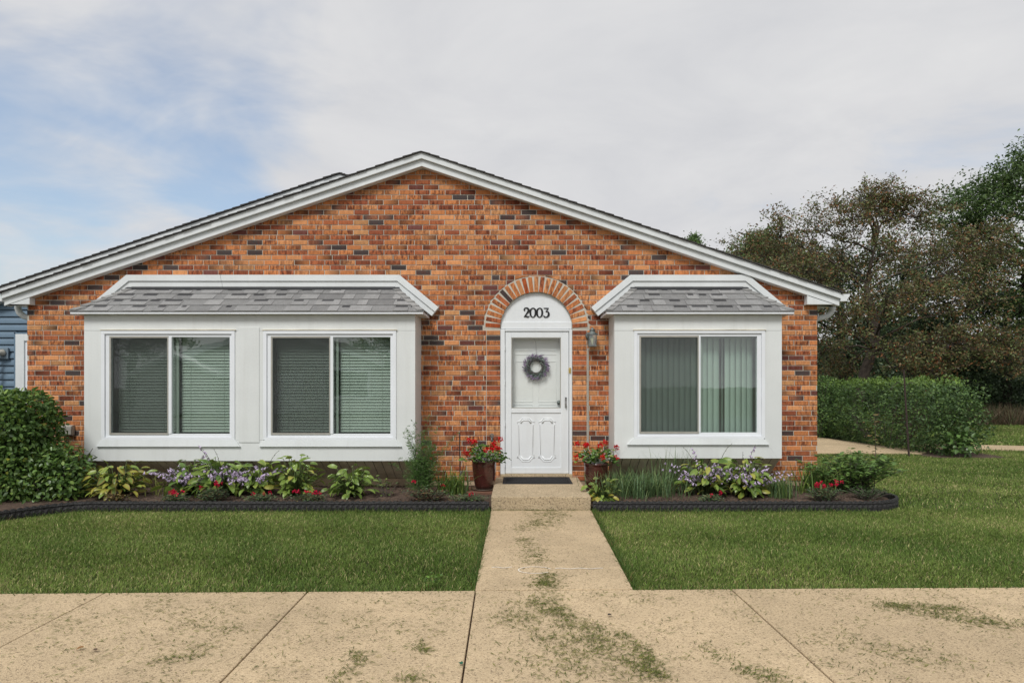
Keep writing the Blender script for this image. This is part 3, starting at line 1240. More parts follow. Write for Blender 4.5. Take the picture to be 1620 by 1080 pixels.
    for (fa, fb, y0_, y1_) in ((0.0, 0.52, -0.088, -0.002), (0.52, 1.0, -0.070, -0.002)):
        def mixp(o_, i_, f_):
            return (o_[0] + (i_[0] - o_[0]) * f_, o_[1] + (i_[1] - o_[1]) * f_)
        TO = [(ex0 + ox, to), (ex1 - ox, to)]
        TI = [(ex0 + ix, ti), (ex1 - ix, ti)]
        LO = [(ex0 - 0.135, 2.547), (ex1 + 0.135, 2.547)]
        LI = [(ex0 - 0.035, 2.428), (ex1 + 0.035, 2.428)]
        cuts_ = [0.0, 1.0] if seam is None else [0.0, seam, 1.0]
        tO = [mixp(TO[0], TI[0], fa), mixp(TO[1], TI[1], fa)]
        tI = [mixp(TO[0], TI[0], fb), mixp(TO[1], TI[1], fb)]
        for ca, cb in zip(cuts_[:-1], cuts_[1:]):
            g0, g1 = (0.0005 if ca > 0 else 0), (0.0005 if cb < 1 else 0)
            m = MB()
            m.prism([mixp(tI[0], tI[1], ca + g0), mixp(tI[0], tI[1], cb - g1), mixp(tO[0], tO[1], cb - g1), mixp(tO[0], tO[1], ca + g0)], y0_, y1_)
            m.build('roof_trim', 'trim', rb, bevel=0.002)
        for e in (0, 1):
            lO, lI = mixp(LO[e], LI[e], fa), mixp(LO[e], LI[e], fb)
            q = [tI[e], lI, lO, tO[e]]
            if e == 0:
                q = q[::-1]
            MB().prism(q, y0_, y1_).build('roof_trim', 'trim', rb, bevel=0.002)
    return b


def window(w, verts=False):
    """sliding window: vinyl frame, fixed pane, sliding sash with insect screen, sill"""
    m = MB()
    z0, z1 = BZ(w['gb'] + 9), BZ(522.5)
    a, b = w['ox0'], w['ox1']
    g0, gm0, gm1, g1 = w['g0'], w['gm0'], w['gm1'], w['g1']
    zt, zb = BZ(w['gt']), BZ(w['gb'])
    yf, yb = YF - 0.012, YF + 0.06

    def ring4(mm, a0, b0, c0, d0, a1, b1, c1, d1, y0, y1):
        # outer (x a0..b0, z c0..d0), inner (x a1..b1, z c1..d1)
        mm.box(a0, b0, y0, y1, d1, d0)
        mm.box(a0, b0, y0, y1, c0, c1)
        mm.box(a0, a1, y0, y1, c1, d1)
        mm.box(b1, b0, y0, y1, c1, d1)

    fr = MB()
    ring4(fr, a, b, z0, z1, a + 0.045, b - 0.045, zb - 0.045, zt + 0.04, yf, yb)
    wo = hb(fr, 'window', 'vinyl', bevel=0.003)
    ins = MB()
    ring4(ins, a + 0.046, b - 0.046, zb - 0.044, zt + 0.039, g0, g1, zb, zt, YF + 0.006, YF + 0.055)
    ins.build('inner_frame', 'vinyl', wo, bevel=0.003)
    ml = MB()
    ml.box(gm0, gm1, YF + 0.0, YF + 0.054, zb + 0.001, zt - 0.001)
    ml.build('meeting_stile', 'vinyl', wo, bevel=0.003)
    sf = MB()
    ring4(sf, g0 - 0.012, gm0 + 0.006, zb - 0.012, zt + 0.012, g0 + 0.010, gm0 - 0.010, zb + 0.012, zt - 0.012, YF - 0.002, YF + 0.005)
    sf.build('screen_frame', 'box_grey', wo, bevel=0.002)
    sc = MB()
    sc.box(g0 + 0.010, gm0 - 0.010, YF + 0.002, YF + 0.0026, zb + 0.012, zt - 0.012)
    sc.build('insect_screen', 'screen', wo)
    for (p, q, yy) in ((g0, gm0, YF + 0.030), (gm1, g1, YF + 0.018)):
        gl = MB()
        gl.box(p, q, yy, yy + 0.004, zb, zt)
        gl.build('pane', 'glass', wo)
    st = MB()
    st.box(gm1 + 0.012, gm1 + 0.045, YF + 0.085, YF + 0.105, zb, zt)
    st.build('inner_stile', 'blind', wo)
    sl = MB()
    zs = BZ(w['sb'])
    top = z0 - 0.001
    sl.hull([(w['s0'], YF - 0.028, zs), (w['s1'], YF - 0.028, zs), (w['s1'], YF - 0.001, zs), (w['s0'], YF - 0.001, zs)][::-1],
            [(w['s0'] + 0.07, YF - 0.018, top), (w['s1'] - 0.07, YF - 0.018, top), (w['s1'] - 0.07, YF - 0.001, top), (w['s0'] + 0.07, YF - 0.001, top)][::-1])
    sl.build('sill', 'trim', wo, bevel=0.002)
    hd = MB()
    hd.box(a - 0.012, b + 0.012, YF - 0.020, YF - 0.001, z1 + 0.001, z1 + 0.009)
    hd.build('head_drip', 'soffit', wo)
    return wo


def wspec(ox0, ox1, g0, gm0, gm1, g1, s0, s1, gt, gb, sb):
    return dict(ox0=BX(ox0), ox1=BX(ox1), g0=BX(g0), gm0=BX(gm0), gm1=BX(gm1), g1=BX(g1), s0=BX(s0), s1=BX(s1), gt=gt, gb=gb, sb=sb)


W1 = wspec(161, 372, 174.5, 266, 271.5, 363, 153.6, 381, 533, 686, 706)
W2 = wspec(417, 627, 430, 522, 527, 617.5, 411, 636, 533, 686, 706)
W3 = wspec(1003, 1210, 1013, 1105, 1108.5, 1198, 992, 1216, 532, 684, 703)
bay(*BAYS[0], [W1, W2], seam=0.345)
bay(*BAYS[1], [W3])
for w in (W1, W2, W3):
    window(w)

# dark room seen between the slats
for (a, b, zb_) in BAYS:
    m = MB()
    m.box(a + 0.04, b - 0.04, -0.02, -0.005, zb_ + 0.05, 2.38)
    hb(m, 'room_wall', 'room')

# ---------------- blinds (hang inside the bays: things of their own)
for w, lab in ((W1, 'white horizontal slat blind behind the leftmost window'), (W2, 'white horizontal slat blind in the window between door and leftmost window')):
    a, b = w['g0'] - 0.02, w['g1'] + 0.02
    zt, zb_ = BZ(w['gt']) + 0.02, BZ(w['gb']) - 0.01
    yb = YF + 0.16
    e = empty('slat_blind', ((a + b) / 2, yb, zt), lab, 'blind', 'slat blinds in the wide bay')
    m = MB().box(-(b - a) / 2, (b - a) / 2, -0.02, 0.02, -0.035, 0.0)
    m.build('head_rail', 'blind', e)
    xm = (w['gm0'] + w['gm1']) / 2 - (a + b) / 2
    zz_ = zt - 0.06
    sm = []
    for (l, r) in ((-(b - a) / 2 + 0.03, xm - 0.01), (xm + 0.075, (b - a) / 2 - 0.005)):
        mm = MB()
        mm.hull([(l, -0.012, -0.020), (r, -0.012, -0.020), (r, -0.0105, -0.021), (l, -0.0105, -0.021)], [(l, 0.010, 0.021), (r, 0.010, 0.021), (r, 0.0115, 0.020), (l, 0.0115, 0.020)])
        sm.append(mm.mesh('slat', 'blind'))
    while zz_ > zb_ + 0.02:
        for q in sm:
            rot = Matrix.Rotation(random.uniform(-0.05, 0.05), 3, 'X') @ Matrix.Rotation(random.uniform(-0.002, 0.002), 3, 'Y')
            inst('slat', q, e, (0, random.uniform(-0.001, 0.001), zz_ - zt), rot)
        zz_ -= 0.0405
    cords = MB()
    for xx in (-(b - a) / 2 + 0.18, xm - 0.16, xm + 0.2, (b - a) / 2 - 0.16):
        cords.tube([(xx, -0.014, -0.03), (xx, -0.014, zb_ - zt + 0.02)], 0.0015, 5)
    cords.build('ladder_cord', 'blind', e)
w = W3
a, b = w['g0'] - 0.03, w['g1'] + 0.03
zt, zb_ = BZ(w['gt']) + 0.02, BZ(w['gb']) - 0.02
e = empty('vertical_blind', ((a + b) / 2, YF + 0.2, zt), 'pale vertical vane blind behind the window beside the house corner', 'blind')
MB().box(-(b - a) / 2, (b - a) / 2, -0.02, 0.02, -0.03, 0.0).build('head_rail', 'blind', e)
vm = MB()
H = zt - zb_
n_ = 6
for k in range(n_):
    t0, t1 = -0.045 + 0.09 * k / n_, -0.045 + 0.09 * (k + 1) / n_
    c0, c1 = 0.010 * (1 - (t0 / 0.045) ** 2), 0.010 * (1 - (t1 / 0.045) ** 2)
    vm.hull([(t0, -c0, -H), (t1, -c1, -H), (t1, -c1 + 0.001, -H), (t0, -c0 + 0.001, -H)], [(t0, -c0, -0.03), (t1, -c1, -0.03), (t1, -c1 + 0.001, -0.03), (t0, -c0 + 0.001, -0.03)])
vme = vm.mesh('vane', 'vane')
x = -(b - a) / 2 + 0.04
gap_x = BX(1148) - (a + b) / 2
while x < (b - a) / 2 - 0.02:
    turn = 0.32 + random.uniform(-0.05, 0.05)
    if abs(x - gap_x) < 0.039:
        turn = 1.38
    inst('vane', vme, e, (x, random.uniform(-0.003, 0.003), 0), Matrix.Rotation(turn, 3, 'Z'))
    x += 0.0765

# ---------------- front door under the arch
door_root = MB()
zt_open = ZSP
YD = 0.030
door_root.box(DL + 0.002, WX(799) - 0.002, 0.012, 0.16, STEP_Z + 0.04, WZ(520.5))
door_root.box(WX(900.5) + 0.002, DR - 0.002, 0.012, 0.16, STEP_Z + 0.04, WZ(520.5))
door_root.box(WX(799), WX(900.5), 0.016, 0.16, WZ(523.5), WZ(520.5))
fdoor = hb(door_root, 'front_door', 'door', bevel=0.003)
m = MB()
m.box(DL + 0.001, DR - 0.001, -0.03, 0.165, STEP_Z + 0.001, STEP_Z + 0.039)
m.build('threshold', 'step', fdoor, bevel=0.006)
# arched panel with the house number
arcp = [(DCX + (RIN - 0.003) * math.cos(t), ZSP + (RIN - 0.003) * math.sin(t)) for t in np.linspace(0, math.pi, 49)]
m = MB().prism([(DCX + RIN - 0.003, WZ(520)), *arcp, (DCX - RIN + 0.003, WZ(520))], 0.045, 0.15)
arch_panel = hb(m, 'arch_panel', 'door')
m = MB().box(DL + 0.006, DR - 0.006, 0.034, 0.0445, WZ(519.6), WZ(509))
m.build('lower_band', 'door', arch_panel, bevel=0.002)


def numeral(pts_list, x0, s, z0):
    """calligraphic strokes: pts (x, z, half width) in units of the digit's height"""
    m = MB()
    for li, pts in enumerate(pts_list):
        P = [Vector((p[0], p[1])) for p in pts]
        top, bot = [], []
        for k, p in enumerate(P):
            d = (P[min(k + 1, len(P) - 1)] - P[max(k - 1, 0)]).normalized()
            n = Vector((-d.y, d.x)) * pts[k][2]
            top.append(p + n)
            bot.append(p - n)
        for k in range(len(P) - 1):
            q = [bot[k], bot[k + 1], top[k + 1], top[k]]
            m.prism([(x0 + v_.x * s * 1.18, z0 + v_.y * s) for v_ in q], 0.036 - li * 0.0006, 0.044)
    m.build('numeral', 'black', arch_panel)


def curve_pts(ctrl, n=26):
    out = []
    m_ = len(ctrl) - 1
    for k in range(n + 1):
        t = k / n * m_
        i_ = min(int(t), m_ - 1)
        f = t - i_
        p0, p1, p2, p3 = (ctrl[max(i_ - 1, 0)], ctrl[i_], ctrl[i_ + 1], ctrl[min(i_ + 2, m_)])
        out.append(tuple(0.5 * ((2 * p1[c]) + (-p0[c] + p2[c]) * f + (2 * p0[c] - 5 * p1[c] + 4 * p2[c] - p3[c]) * f * f + (-p0[c] + 3 * p1[c] - 3 * p2[c] + p3[c]) * f ** 3) for c in range(3)))
    return out


two = [curve_pts([(0.04, 0.78, 0.07), (0.12, 0.95, 0.05), (0.32, 0.95, 0.07), (0.43, 0.74, 0.095), (0.30, 0.45, 0.075), (0.06, 0.10, 0.03)]),
       curve_pts([(0.02, 0.06, 0.03), (0.18, 0.12, 0.07), (0.36, 0.06, 0.075), (0.50, 0.14, 0.02)], 12),
       curve_pts([(0.02, 0.74, 0.02), (0.07, 0.72, 0.06), (0.12, 0.76, 0.02)], 6)]
zero = [curve_pts([(0.27, 0.97, 0.045), (0.09, 0.80, 0.07), (0.05, 0.48, 0.085), (0.11, 0.16, 0.07), (0.28, 0.02, 0.04), (0.45, 0.18, 0.07), (0.51, 0.50, 0.085), (0.45, 0.84, 0.07), (0.27, 0.97, 0.045)], 40)]
three = [curve_pts([(0.02, 0.94, 0.03), (0.20, 0.93, 0.055), (0.44, 0.95, 0.03)], 8), curve_pts([(0.44, 0.95, 0.03), (0.34, 0.78, 0.04), (0.20, 0.60, 0.035)], 8),
         curve_pts([(0.20, 0.60, 0.035), (0.40, 0.56, 0.06), (0.46, 0.30, 0.095), (0.32, 0.06, 0.06), (0.10, 0.05, 0.045), (0.03, 0.18, 0.06)], 24)]
nz = WZ(501.5)
nh = WZ(486) - WZ(501.5)
for gly, px in ((two, 828.6), (zero, 838.2), (zero, 848.8), (three, 860.0)):
    numeral(gly, WX(px), nh, nz)

# storm door
sd = MB()
sx0, sx1 = WX(799.5), WX(900)
gz0, gz1 = WZ(646), WZ(533.7)
gx0, gx1 = WX(809), WX(887.7)
sz0, sz1 = STEP_Z + 0.045, WZ(524.2)
for bx_ in ((sx0, gx0, sz0, sz1), (gx1, sx1, sz0, sz1), (gx0, gx1, gz1, sz1), (gx0, gx1, WZ(653), gz0), (gx0, gx1, sz0, sz0 + 0.085)):
    sd.box(bx_[0], bx_[1], YD, YD + 0.035, bx_[2], bx_[3])
storm = sd.build('storm_door', 'door', fdoor, bevel=0.004)
# door pieces stay sub-parts of the front door
m = MB()
m.box(gx0, gx1, YD + 0.012, YD + 0.03, sz0 + 0.086, WZ(653) - 0.001)
m.build('kick_panel', 'door', fdoor)
m = MB()
for (a, b, c, d) in ((gx0, gx1, gz1 - 0.012, gz1 - 0.001), (gx0, gx1, gz0 + 0.001, gz0 + 0.012), (gx0 + 0.001, gx0 + 0.011, gz0 + 0.012, gz1 - 0.012), (gx1 - 0.011, gx1 - 0.001, gz0 + 0.012, gz1 - 0.012)):
    m.box(a, b, YD + 0.006, YD + 0.02, c, d)
m.build('glass_bead', 'box_grey', fdoor)
m = MB()
m.box(gx0 + 0.004, gx1 - 0.004, YD + 0.013, YD + 0.017, gz0 + 0.004, gz1 - 0.004)
m.build('pane', 'glass_clear', fdoor)
m = MB()
m.box(WX(884) , WX(887.2), YD + 0.0, YD + 0.011, gz0 - 0.03, gz0 - 0.02)
for (pa, pb) in ((819, 845), (853, 879)):
    x0_, x1_ = WX(pa), WX(pb)
    z0_, z1_ = WZ(730), WZ(661.5)
    c = (x0_ + x1_) / 2
    hw = (x1_ - x0_) / 2
    out = [(c - hw * 0.45, z1_), (c + hw * 0.45, z1_), (c + hw * 0.72, z1_ - 0.04), (c + hw * 1.05, z1_ - 0.055), (c + hw * 0.98, z1_ - 0.085), (c + hw * 0.85, z1_ - 0.10),
           (c + hw * 0.85, z0_ + 0.10), (c + hw * 0.98, z0_ + 0.085), (c + hw * 1.05, z0_ + 0.055), (c + hw * 0.72, z0_ + 0.04), (c + hw * 0.45, z0_), (c - hw * 0.45, z0_),
           (c - hw * 0.72, z0_ + 0.04), (c - hw * 1.05, z0_ + 0.055), (c - hw * 0.98, z0_ + 0.085), (c - hw * 0.85, z0_ + 0.10), (c - hw * 0.85, z1_ - 0.10), (c - hw * 0.98, z1_ - 0.085),
           (c - hw * 1.05, z1_ - 0.055), (c - hw * 0.72, z1_ - 0.04)]
    mm = MB()
    P3 = [(x, YD + 0.0185, z) for x, z in out] + [(out[0][0], YD + 0.0185, out[0][1])]
    mm.tube(P3, 0.0125, 12, cap=False)
    for (zc, sg) in ((z1_ - 0.022, 1), (z0_ + 0.022, -1)):
        mm.tube([(c - hw * 0.62, YD + 0.0165, zc - sg * 0.048), (c - hw * 0.34, YD + 0.0165, zc - sg * 0.004), (c + hw * 0.34, YD + 0.0165, zc - sg * 0.004), (c + hw * 0.62, YD + 0.0165, zc - sg * 0.048)], 0.0135, 12)
    mm.build('raised_moulding', 'door', fdoor, smooth=True)
m = MB()
hx = WX(895.2)
m.tube([(hx, YD - 0.001, WZ(630)), (hx, YD - 0.035, WZ(631)), (hx, YD - 0.04, WZ(637)), (hx, YD - 0.035, WZ(643)), (hx, YD - 0.001, WZ(644))], 0.0065, 8)
m.box(hx - 0.012, hx + 0.012, YD - 0.006, YD - 0.001, WZ(645), WZ(628))
m.build('handle', 'steel', fdoor, smooth=False)
m = MB()
for zc in (WZ(629.5), WZ(643)):
    m.box(hx - 0.004, hx + 0.012, YD - 0.016, YD - 0.0065, zc - 0.010, zc + 0.008)
m.build('latch', 'black', fdoor)
m = MB()
m.box(WX(899.6), WX(903.5), 0.0, 0.0115, WZ(590), WZ(581.5))
m.box(WX(900.6), WX(902.5), -0.004, -0.0005, WZ(587.5), WZ(584))
m.build('doorbell', 'brass', fdoor, bevel=0.002)
m = MB()
for zc in (550, 605, 670, 735):
    m.tube([(WX(798.6), 0.012, WZ(zc + 4)), (WX(798.6), 0.012, WZ(zc - 4))], 0.006, 8)
m.build('hinge', 'door', fdoor)
# inner door seen through the glass
YI = 0.17
m = MB()
m.box(WX(797), WX(902), YI, YI + 0.04, STEP_Z, WZ(520))
inner = m.build('inner_door', 'inner_door', fdoor)
m = MB()
for (a, b) in ((815, 843), (853, 881)):
    for (t, bt) in ((553, 560), (571, 636), (640, 700)):
        x0_, x1_, z0_, z1_ = WX(a), WX(b), WZ(bt), WZ(t)
        pts = [(x0_, YI - 0.001, z0_), (x1_, YI - 0.001, z0_), (x1_, YI - 0.001, z1_), (x0_, YI - 0.001, z1_), (x0_, YI - 0.001, z0_)]
        m.tube(pts, 0.0055, 6, cap=False)
m.build('panel_moulding', 'inner_door', fdoor)
m = MB()
m.lathe([(0.004, 0), (0.028, 0.004), (0.032, 0.02), (0.02, 0.032), (0.012, 0.045)], (0, 0, 0), 14)
kn = m.build('door_knob', 'pewter', fdoor, smooth=True)
kn.matrix_local = Matrix.Translation((WX(885.5), YI - 0.045, WZ(637))) @ Matrix.Rotation(R(-90), 4, 'X')
# reveal behind the frame so that no daylight leaks in
m = MB()
m.box(DL - 0.05, DR + 0.05, 0.215, 0.235, 0.0, WZ(440))
hb(m, 'hall_wall', 'room')

# concrete step
st = MB()
st.box(STOOP_X0, STOOP_X1, -1.5, 0.008, -0.05, STEP_Z)
stp = st.build('front_step', 'step', bevel=0.012)
tag(stp, 'low beige pebbled concrete step below the front door', 'step')

# ================================================================== THE HOUSE NEXT DOOR (blue siding, set back)
YN = 2.0
NX, NZ = PX(540, YN - 0.1), PZ(276, YN - 0.1)
nb = empty('siding_house', (-8.5, YN, 0), 'blue-grey lap-sided house set back behind the brick house', 'house')


def nbp(m, name, mt, **kw):
    o = m.build(name, mt, nb, **kw)
    o.matrix_parent_inverse = Matrix.Translation((8.5, -YN, 0))
    return o


def ngable(x, top):
    return top - S * abs(x - NX)


XN0 = NX - 8.2
m = MB()
m.prism([(XN0, 0), (2.0, 0), (2.0, ngable(2.0, NZ - 0.12)), (NX, NZ - 0.12), (XN0, ngable(XN0, NZ - 0.12))], YN + 0.03, YN + 0.2)
nwall = nbp(m, 'wall', 'siding')
DX0, DX1 = PX(27, YN) , PX(27, YN) + 1.05
k = 0
while 0.1 + k * 0.122 < 3.4:
    z = 0.1 + k * 0.122
    xl = max(XN0, NX - (NZ - 0.2 - z - 0.12) / S)
    spans = [(xl, -6.2)] if z > PZ(529, YN) else [(xl, DX0 - 0.012), (DX1 + 0.012, -6.2)]
    for a, b in spans:
        if b - a < 0.1:
            continue
        mm = MB()
        pr = [(YN - 0.020, z), (YN - 0.014, z + 0.05), (YN - 0.008, z + 0.055), (YN + 0.012, z + 0.119), (YN + 0.028, z + 0.119), (YN + 0.028, z)]
        mm.hull([(a, y, q) for y, q in pr], [(b, y, q) for y, q in pr])
        mm.build('siding_board', 'siding', nwall).matrix_parent_inverse = Matrix.Identity(4)
    k += 1
m = MB()
zt_ = PZ(528.5, YN)
m.box(DX0, DX0 + 0.15, YN - 0.035, YN + 0.01, 0.0, zt_)
m.box(DX1 - 0.15, DX1, YN - 0.035, YN + 0.01, 0.0, zt_)
m.box(DX0 + 0.15, DX1 - 0.15, YN - 0.035, YN + 0.01, zt_ - 0.12, zt_)
nbp(m, 'door_frame', 'trim', bevel=0.004)
m = MB().box(DX0 + 0.152, DX1 - 0.152, YN - 0.012, YN + 0.008, 0.05, zt_ - 0.122)
nbp(m, 'door', 'vinyl')
m = MB()
m.box(DX0 - 0.03, DX0 - 0.002, YN - 0.028, YN + 0.01, 0.0, zt_ + 0.03)
m.box(DX0 - 0.03, DX1 + 0.03, YN - 0.028, YN + 0.01, zt_ + 0.002, zt_ + 0.03)
nbp(m, 'siding_channel', 'siding', bevel=0.003)
for s in (-1, 1):
    xe = NX + s * (8.5 if s < 0 else 3.0)
    for (z0, z1, y0) in ((NZ - 0.12, NZ - 0.025, -0.19), (NZ - 0.235, NZ - 0.123, -0.15)):
        p = [(NX, z0), (xe, ngable(xe, z0)), (xe, ngable(xe, z1)), (NX, z1)]
        nbp(MB().prism(p if s > 0 else p[::-1], YN + y0, YN + 0.02), 'rake_board', 'trim', bevel=0.003)
    rf = MB()
    n = 60
    for k in range(n):
        xo, xi2 = NX + (xe - NX) * (k + 1) / n, NX + (xe - NX) * k / n
        p = [(xi2, ngable(xi2, NZ - 0.02)), (xo, ngable(xo, NZ - 0.02)), (xo, ngable(xo, NZ - 0.02) + 0.028), (xi2, ngable(xi2, NZ - 0.02) + 0.016)]
        rf.prism(p if s > 0 else p[::-1], YN - 0.21 - random.uniform(0, 0.012), YN + 8)
    nbp(rf, 'roof', 'roof_dark')
# gas regulator on the siding
gx, gz = PX(6, YN), PZ(559, YN)
e = empty('gas_regulator', (gx, YN - 0.02, gz), 'grey gas regulator on a plate on the blue siding', 'gas regulator')
MB().box(-0.10, 0.12, -0.035, -0.002, -0.10, 0.095).build('plate', 'vent_plate', e, bevel=0.006)
m = MB().lathe([(0.01, 0), (0.055, 0.002), (0.06, 0.02), (0.045, 0.04), (0.03, 0.07), (0.02, 0.10)], (0, 0, 0), 18)
o = m.build('diaphragm_housing', 'box_grey', e, smooth=True)
o.matrix_local = Matrix.Translation((0.035, -0.036, 0.01)) @ Matrix.Rotation(R(90), 4, 'X')
m = MB().tube([(0.03, -0.11, 0.0), (-0.03, -0.11, -0.01), (-0.05, -0.11, -0.05), (-0.05, -0.11, -0.18), (-0.05, -0.11, -gz + 0.03)], 0.028, 10)
m.build('gas_pipe', 'box_grey', e, smooth=True)

# ================================================================== THINGS ON THE WALL AND THE STEP
# wall lantern with its conduit
lx = WX(935.5)
e = empty('wall_lantern', (lx, 0, WZ(549)), 'weathered metal carriage lantern on the brick beside the arch', 'lantern')
yl = -0.115
m = MB()
m.lathe([(0.004, 0), (0.05, 0.002), (0.052, 0.012), (0.035, 0.022), (0.008, 0.03)], (0, 0, 0), 18)
o = m.build('back_plate', 'pewter', e, smooth=True)
o.matrix_local = Matrix.Translation((-0.035, -0.002, 0.16)) @ Matrix.Rotation(R(90), 4, 'X')
MB().tube([(-0.035, -0.02, 0.165), (-0.03, -0.06, 0.20), (-0.01, -0.10, 0.215), (0, yl, 0.205)], 0.010, 10).build('arm', 'pewter', e, smooth=True)
m = MB()
w0, w1 = 0.046, 0.054
for sx in (-1, 1):
    for sy in (-1, 1):
        m.hull([(sx * w0 - 0.004, yl + sy * w0 - 0.004, 0.012), (sx * w0 + 0.004, yl + sy * w0 - 0.004, 0.012), (sx * w0 + 0.004, yl + sy * w0 + 0.004, 0.012), (sx * w0 - 0.004, yl + sy * w0 + 0.004, 0.012)],
               [(sx * w1 - 0.004, yl + sy * w1 - 0.004, 0.165), (sx * w1 + 0.004, yl + sy * w1 - 0.004, 0.165), (sx * w1 + 0.004, yl + sy * w1 + 0.004, 0.165), (sx * w1 - 0.004, yl + sy * w1 + 0.004, 0.165)])
m.box(-0.056, 0.056, yl - 0.056, yl + 0.056, 0.0, 0.0115)
m.build('cage', 'pewter', e)
m = MB()
for sx in (-1, 1):
    m.box(sx * 0.047 - 0.001, sx * 0.047 + 0.001, yl - 0.042, yl + 0.042, 0.014, 0.164)
    m.box(-0.042, 0.042, yl + sx * 0.047 - 0.001, yl + sx * 0.047 + 0.001, 0.014, 0.164)
m.build('pane', 'glass', e)
MB().lathe([(0.078, 0.0), (0.080, 0.006), (0.060, 0.022), (0.040, 0.036), (0.034, 0.055), (0.044, 0.062), (0.030, 0.078), (0.014, 0.092), (0.010, 0.10), (0.003, 0.108)], (0, yl, 0.166), 18).build('cap', 'pewter', e, smooth=True)
MB().lathe([(0.008, 0.0), (0.012, 0.01), (0.014, 0.03), (0.024, 0.055), (0.027, 0.075), (0.020, 0.098), (0.006, 0.108)], (0, yl, 0.03), 14).build('bulb', 'bulb', e, smooth=True)
m = MB().box(WX(929) - lx, WX(931.4) - lx, -0.016, -0.002, WZ(702) - WZ(549), WZ(551) - WZ(549))
m.build('conduit', 'box_grey', e, bevel=0.002)

# outlet box near the corner
ox, oz = WX(109.5), WZ(688)
e = empty('outlet_box', (ox, 0, oz), 'small grey weatherproof outlet box on the brick beside the tall bush', 'outlet box')
MB().box(-0.085, 0.085, -0.055, -0.001, 0.0, 0.145).build('housing', 'box_grey', e, bevel=0.008)
MB().hull([(-0.08, -0.075, 0.012), (0.08, -0.075, 0.012), (0.08, -0.057, 0.004), (-0.08, -0.057, 0.004)], [(-0.08, -0.072, 0.128), (0.08, -0.072, 0.128), (0.08, -0.057, 0.136), (-0.08, -0.057, 0.136)]).build('lid', 'box_grey', e, bevel=0.006)

# garden tap
e = empty('garden_tap', (WX(778.5), 0, WZ(692)), 'small verdigris garden tap on the brick beside the storm door', 'tap')
m = MB().tube([(0, -0.002, 0.0), (0, -0.06, 0.0), (0, -0.085, -0.012), (0, -0.095, -0.045)], [0.014, 0.012, 0.012, 0.014], 10)
m.build('spout', 'pewter', e, smooth=True)
m = MB()
for t in range(6):
    a = t * math.pi / 3
    m.tube([(0, -0.062, 0.032), (0.024 * math.cos(a), -0.062 + 0.003, 0.032 + 0.024 * math.sin(a))], 0.004, 6)
m.tube([(0.027 * math.cos(t), -0.06, 0.032 + 0.027 * math.sin(t)) for t in np.linspace(0, 2 * math.pi, 17)], 0.005, 6, cap=False)
m.build('hand_wheel', 'pewter', e, smooth=True)

# doormat
m = MB()
my0, my1 = -0.62, -0.055
mat_o = empty('doormat', (0.30, my0, STEP_Z), 'thin black rubber doormat on the concrete step', 'doormat')
MB().hull([(-0.44, 0.0, 0.001), (0.49, 0.0, 0.001), (0.49, 0.565, 0.001), (-0.44, 0.565, 0.001)][::-1], [(-0.435, 0.005, 0.009), (0.485, 0.005, 0.009), (0.485, 0.56, 0.009), (-0.435, 0.56, 0.009)][::-1]).build('backing', 'mat', mat_o)
m = MB()
for k in range(30):
    y = 0.03 + k * 0.0175
    m.box(-0.40, 0.45, y, y + 0.009, 0.0095, 0.0135)
m.build('ribs', 'mat', mat_o)
mat_o.location.x = WX(849) - 0.03

# wreath on the inner door
WR_C = (WX(848.2), 0.128, WZ(579.5))
e = empty('wreath', WR_C, 'round green and lavender sprig wreath hanging behind the storm door glass', 'wreath')
m = MB().tube([(0.105 * math.cos(t), 0.012, 0.105 * math.sin(t)) for t in np.linspace(0, 2 * math.pi, 25)], 0.024, 8, cap=False)
m.build('ring', 'bark_dark', e, smooth=True)
n = 520
t = rng.uniform(0, 2 * math.pi, n)
r = rng.normal(0.120, 0.022, n)
pos = np.stack([r * np.cos(t), rng.uniform(-0.02, 0.02, n), r * np.sin(t)], 1)
ax = np.stack([np.cos(t) * 0.55 - np.sin(t) * -0.9, rng.normal(-0.15, 0.25, n), np.sin(t) * 0.55 - np.cos(t) * 0.9], 1) + rng.normal(size=(n, 3)) * 0.28
col = pick_cols(n, [(0.15, 0.22, 0.18), (0.22, 0.29, 0.25), (0.10, 0.15, 0.12), (0.26, 0.19, 0.30)], [4, 3, 3, 2])
scatter('sprigs', pos, ax, rand_dirs(n), rng.uniform(0.03, 0.07, n), rng.uniform(0.008, 0.014, n), col, 'leaf', e, 'small')
n = 150
t = rng.uniform(0, 2 * math.pi, n)
r = rng.uniform(0.125, 0.165, n)
pos = np.stack([r * np.cos(t), rng.uniform(-0.03, 0.0, n), r * np.sin(t)], 1)
ax = np.stack([np.cos(t) * 0.7 + np.sin(t) * 0.8, rng.normal(-0.1, 0.2, n), np.sin(t) * 0.7 - np.cos(t) * 0.8], 1) + rng.normal(size=(n, 3)) * 0.2
col = pick_cols(n, [(0.30, 0.20, 0.36), (0.38, 0.28, 0.44), (0.22, 0.15, 0.26)])
scatter('lavender_heads', pos, ax, rand_dirs(n), rng.uniform(0.045, 0.08, n), rng.uniform(0.010, 0.017, n), col, 'petal', e, 'leaf')
m = MB().tube([(-0.03, 0.01, 0.40), (-0.02, -0.01, 0.395), (0.0, 0.0, 0.34), (0.01, 0.0, 0.12)], 0.003, 6)
m.build('hanger', 'steel', e)

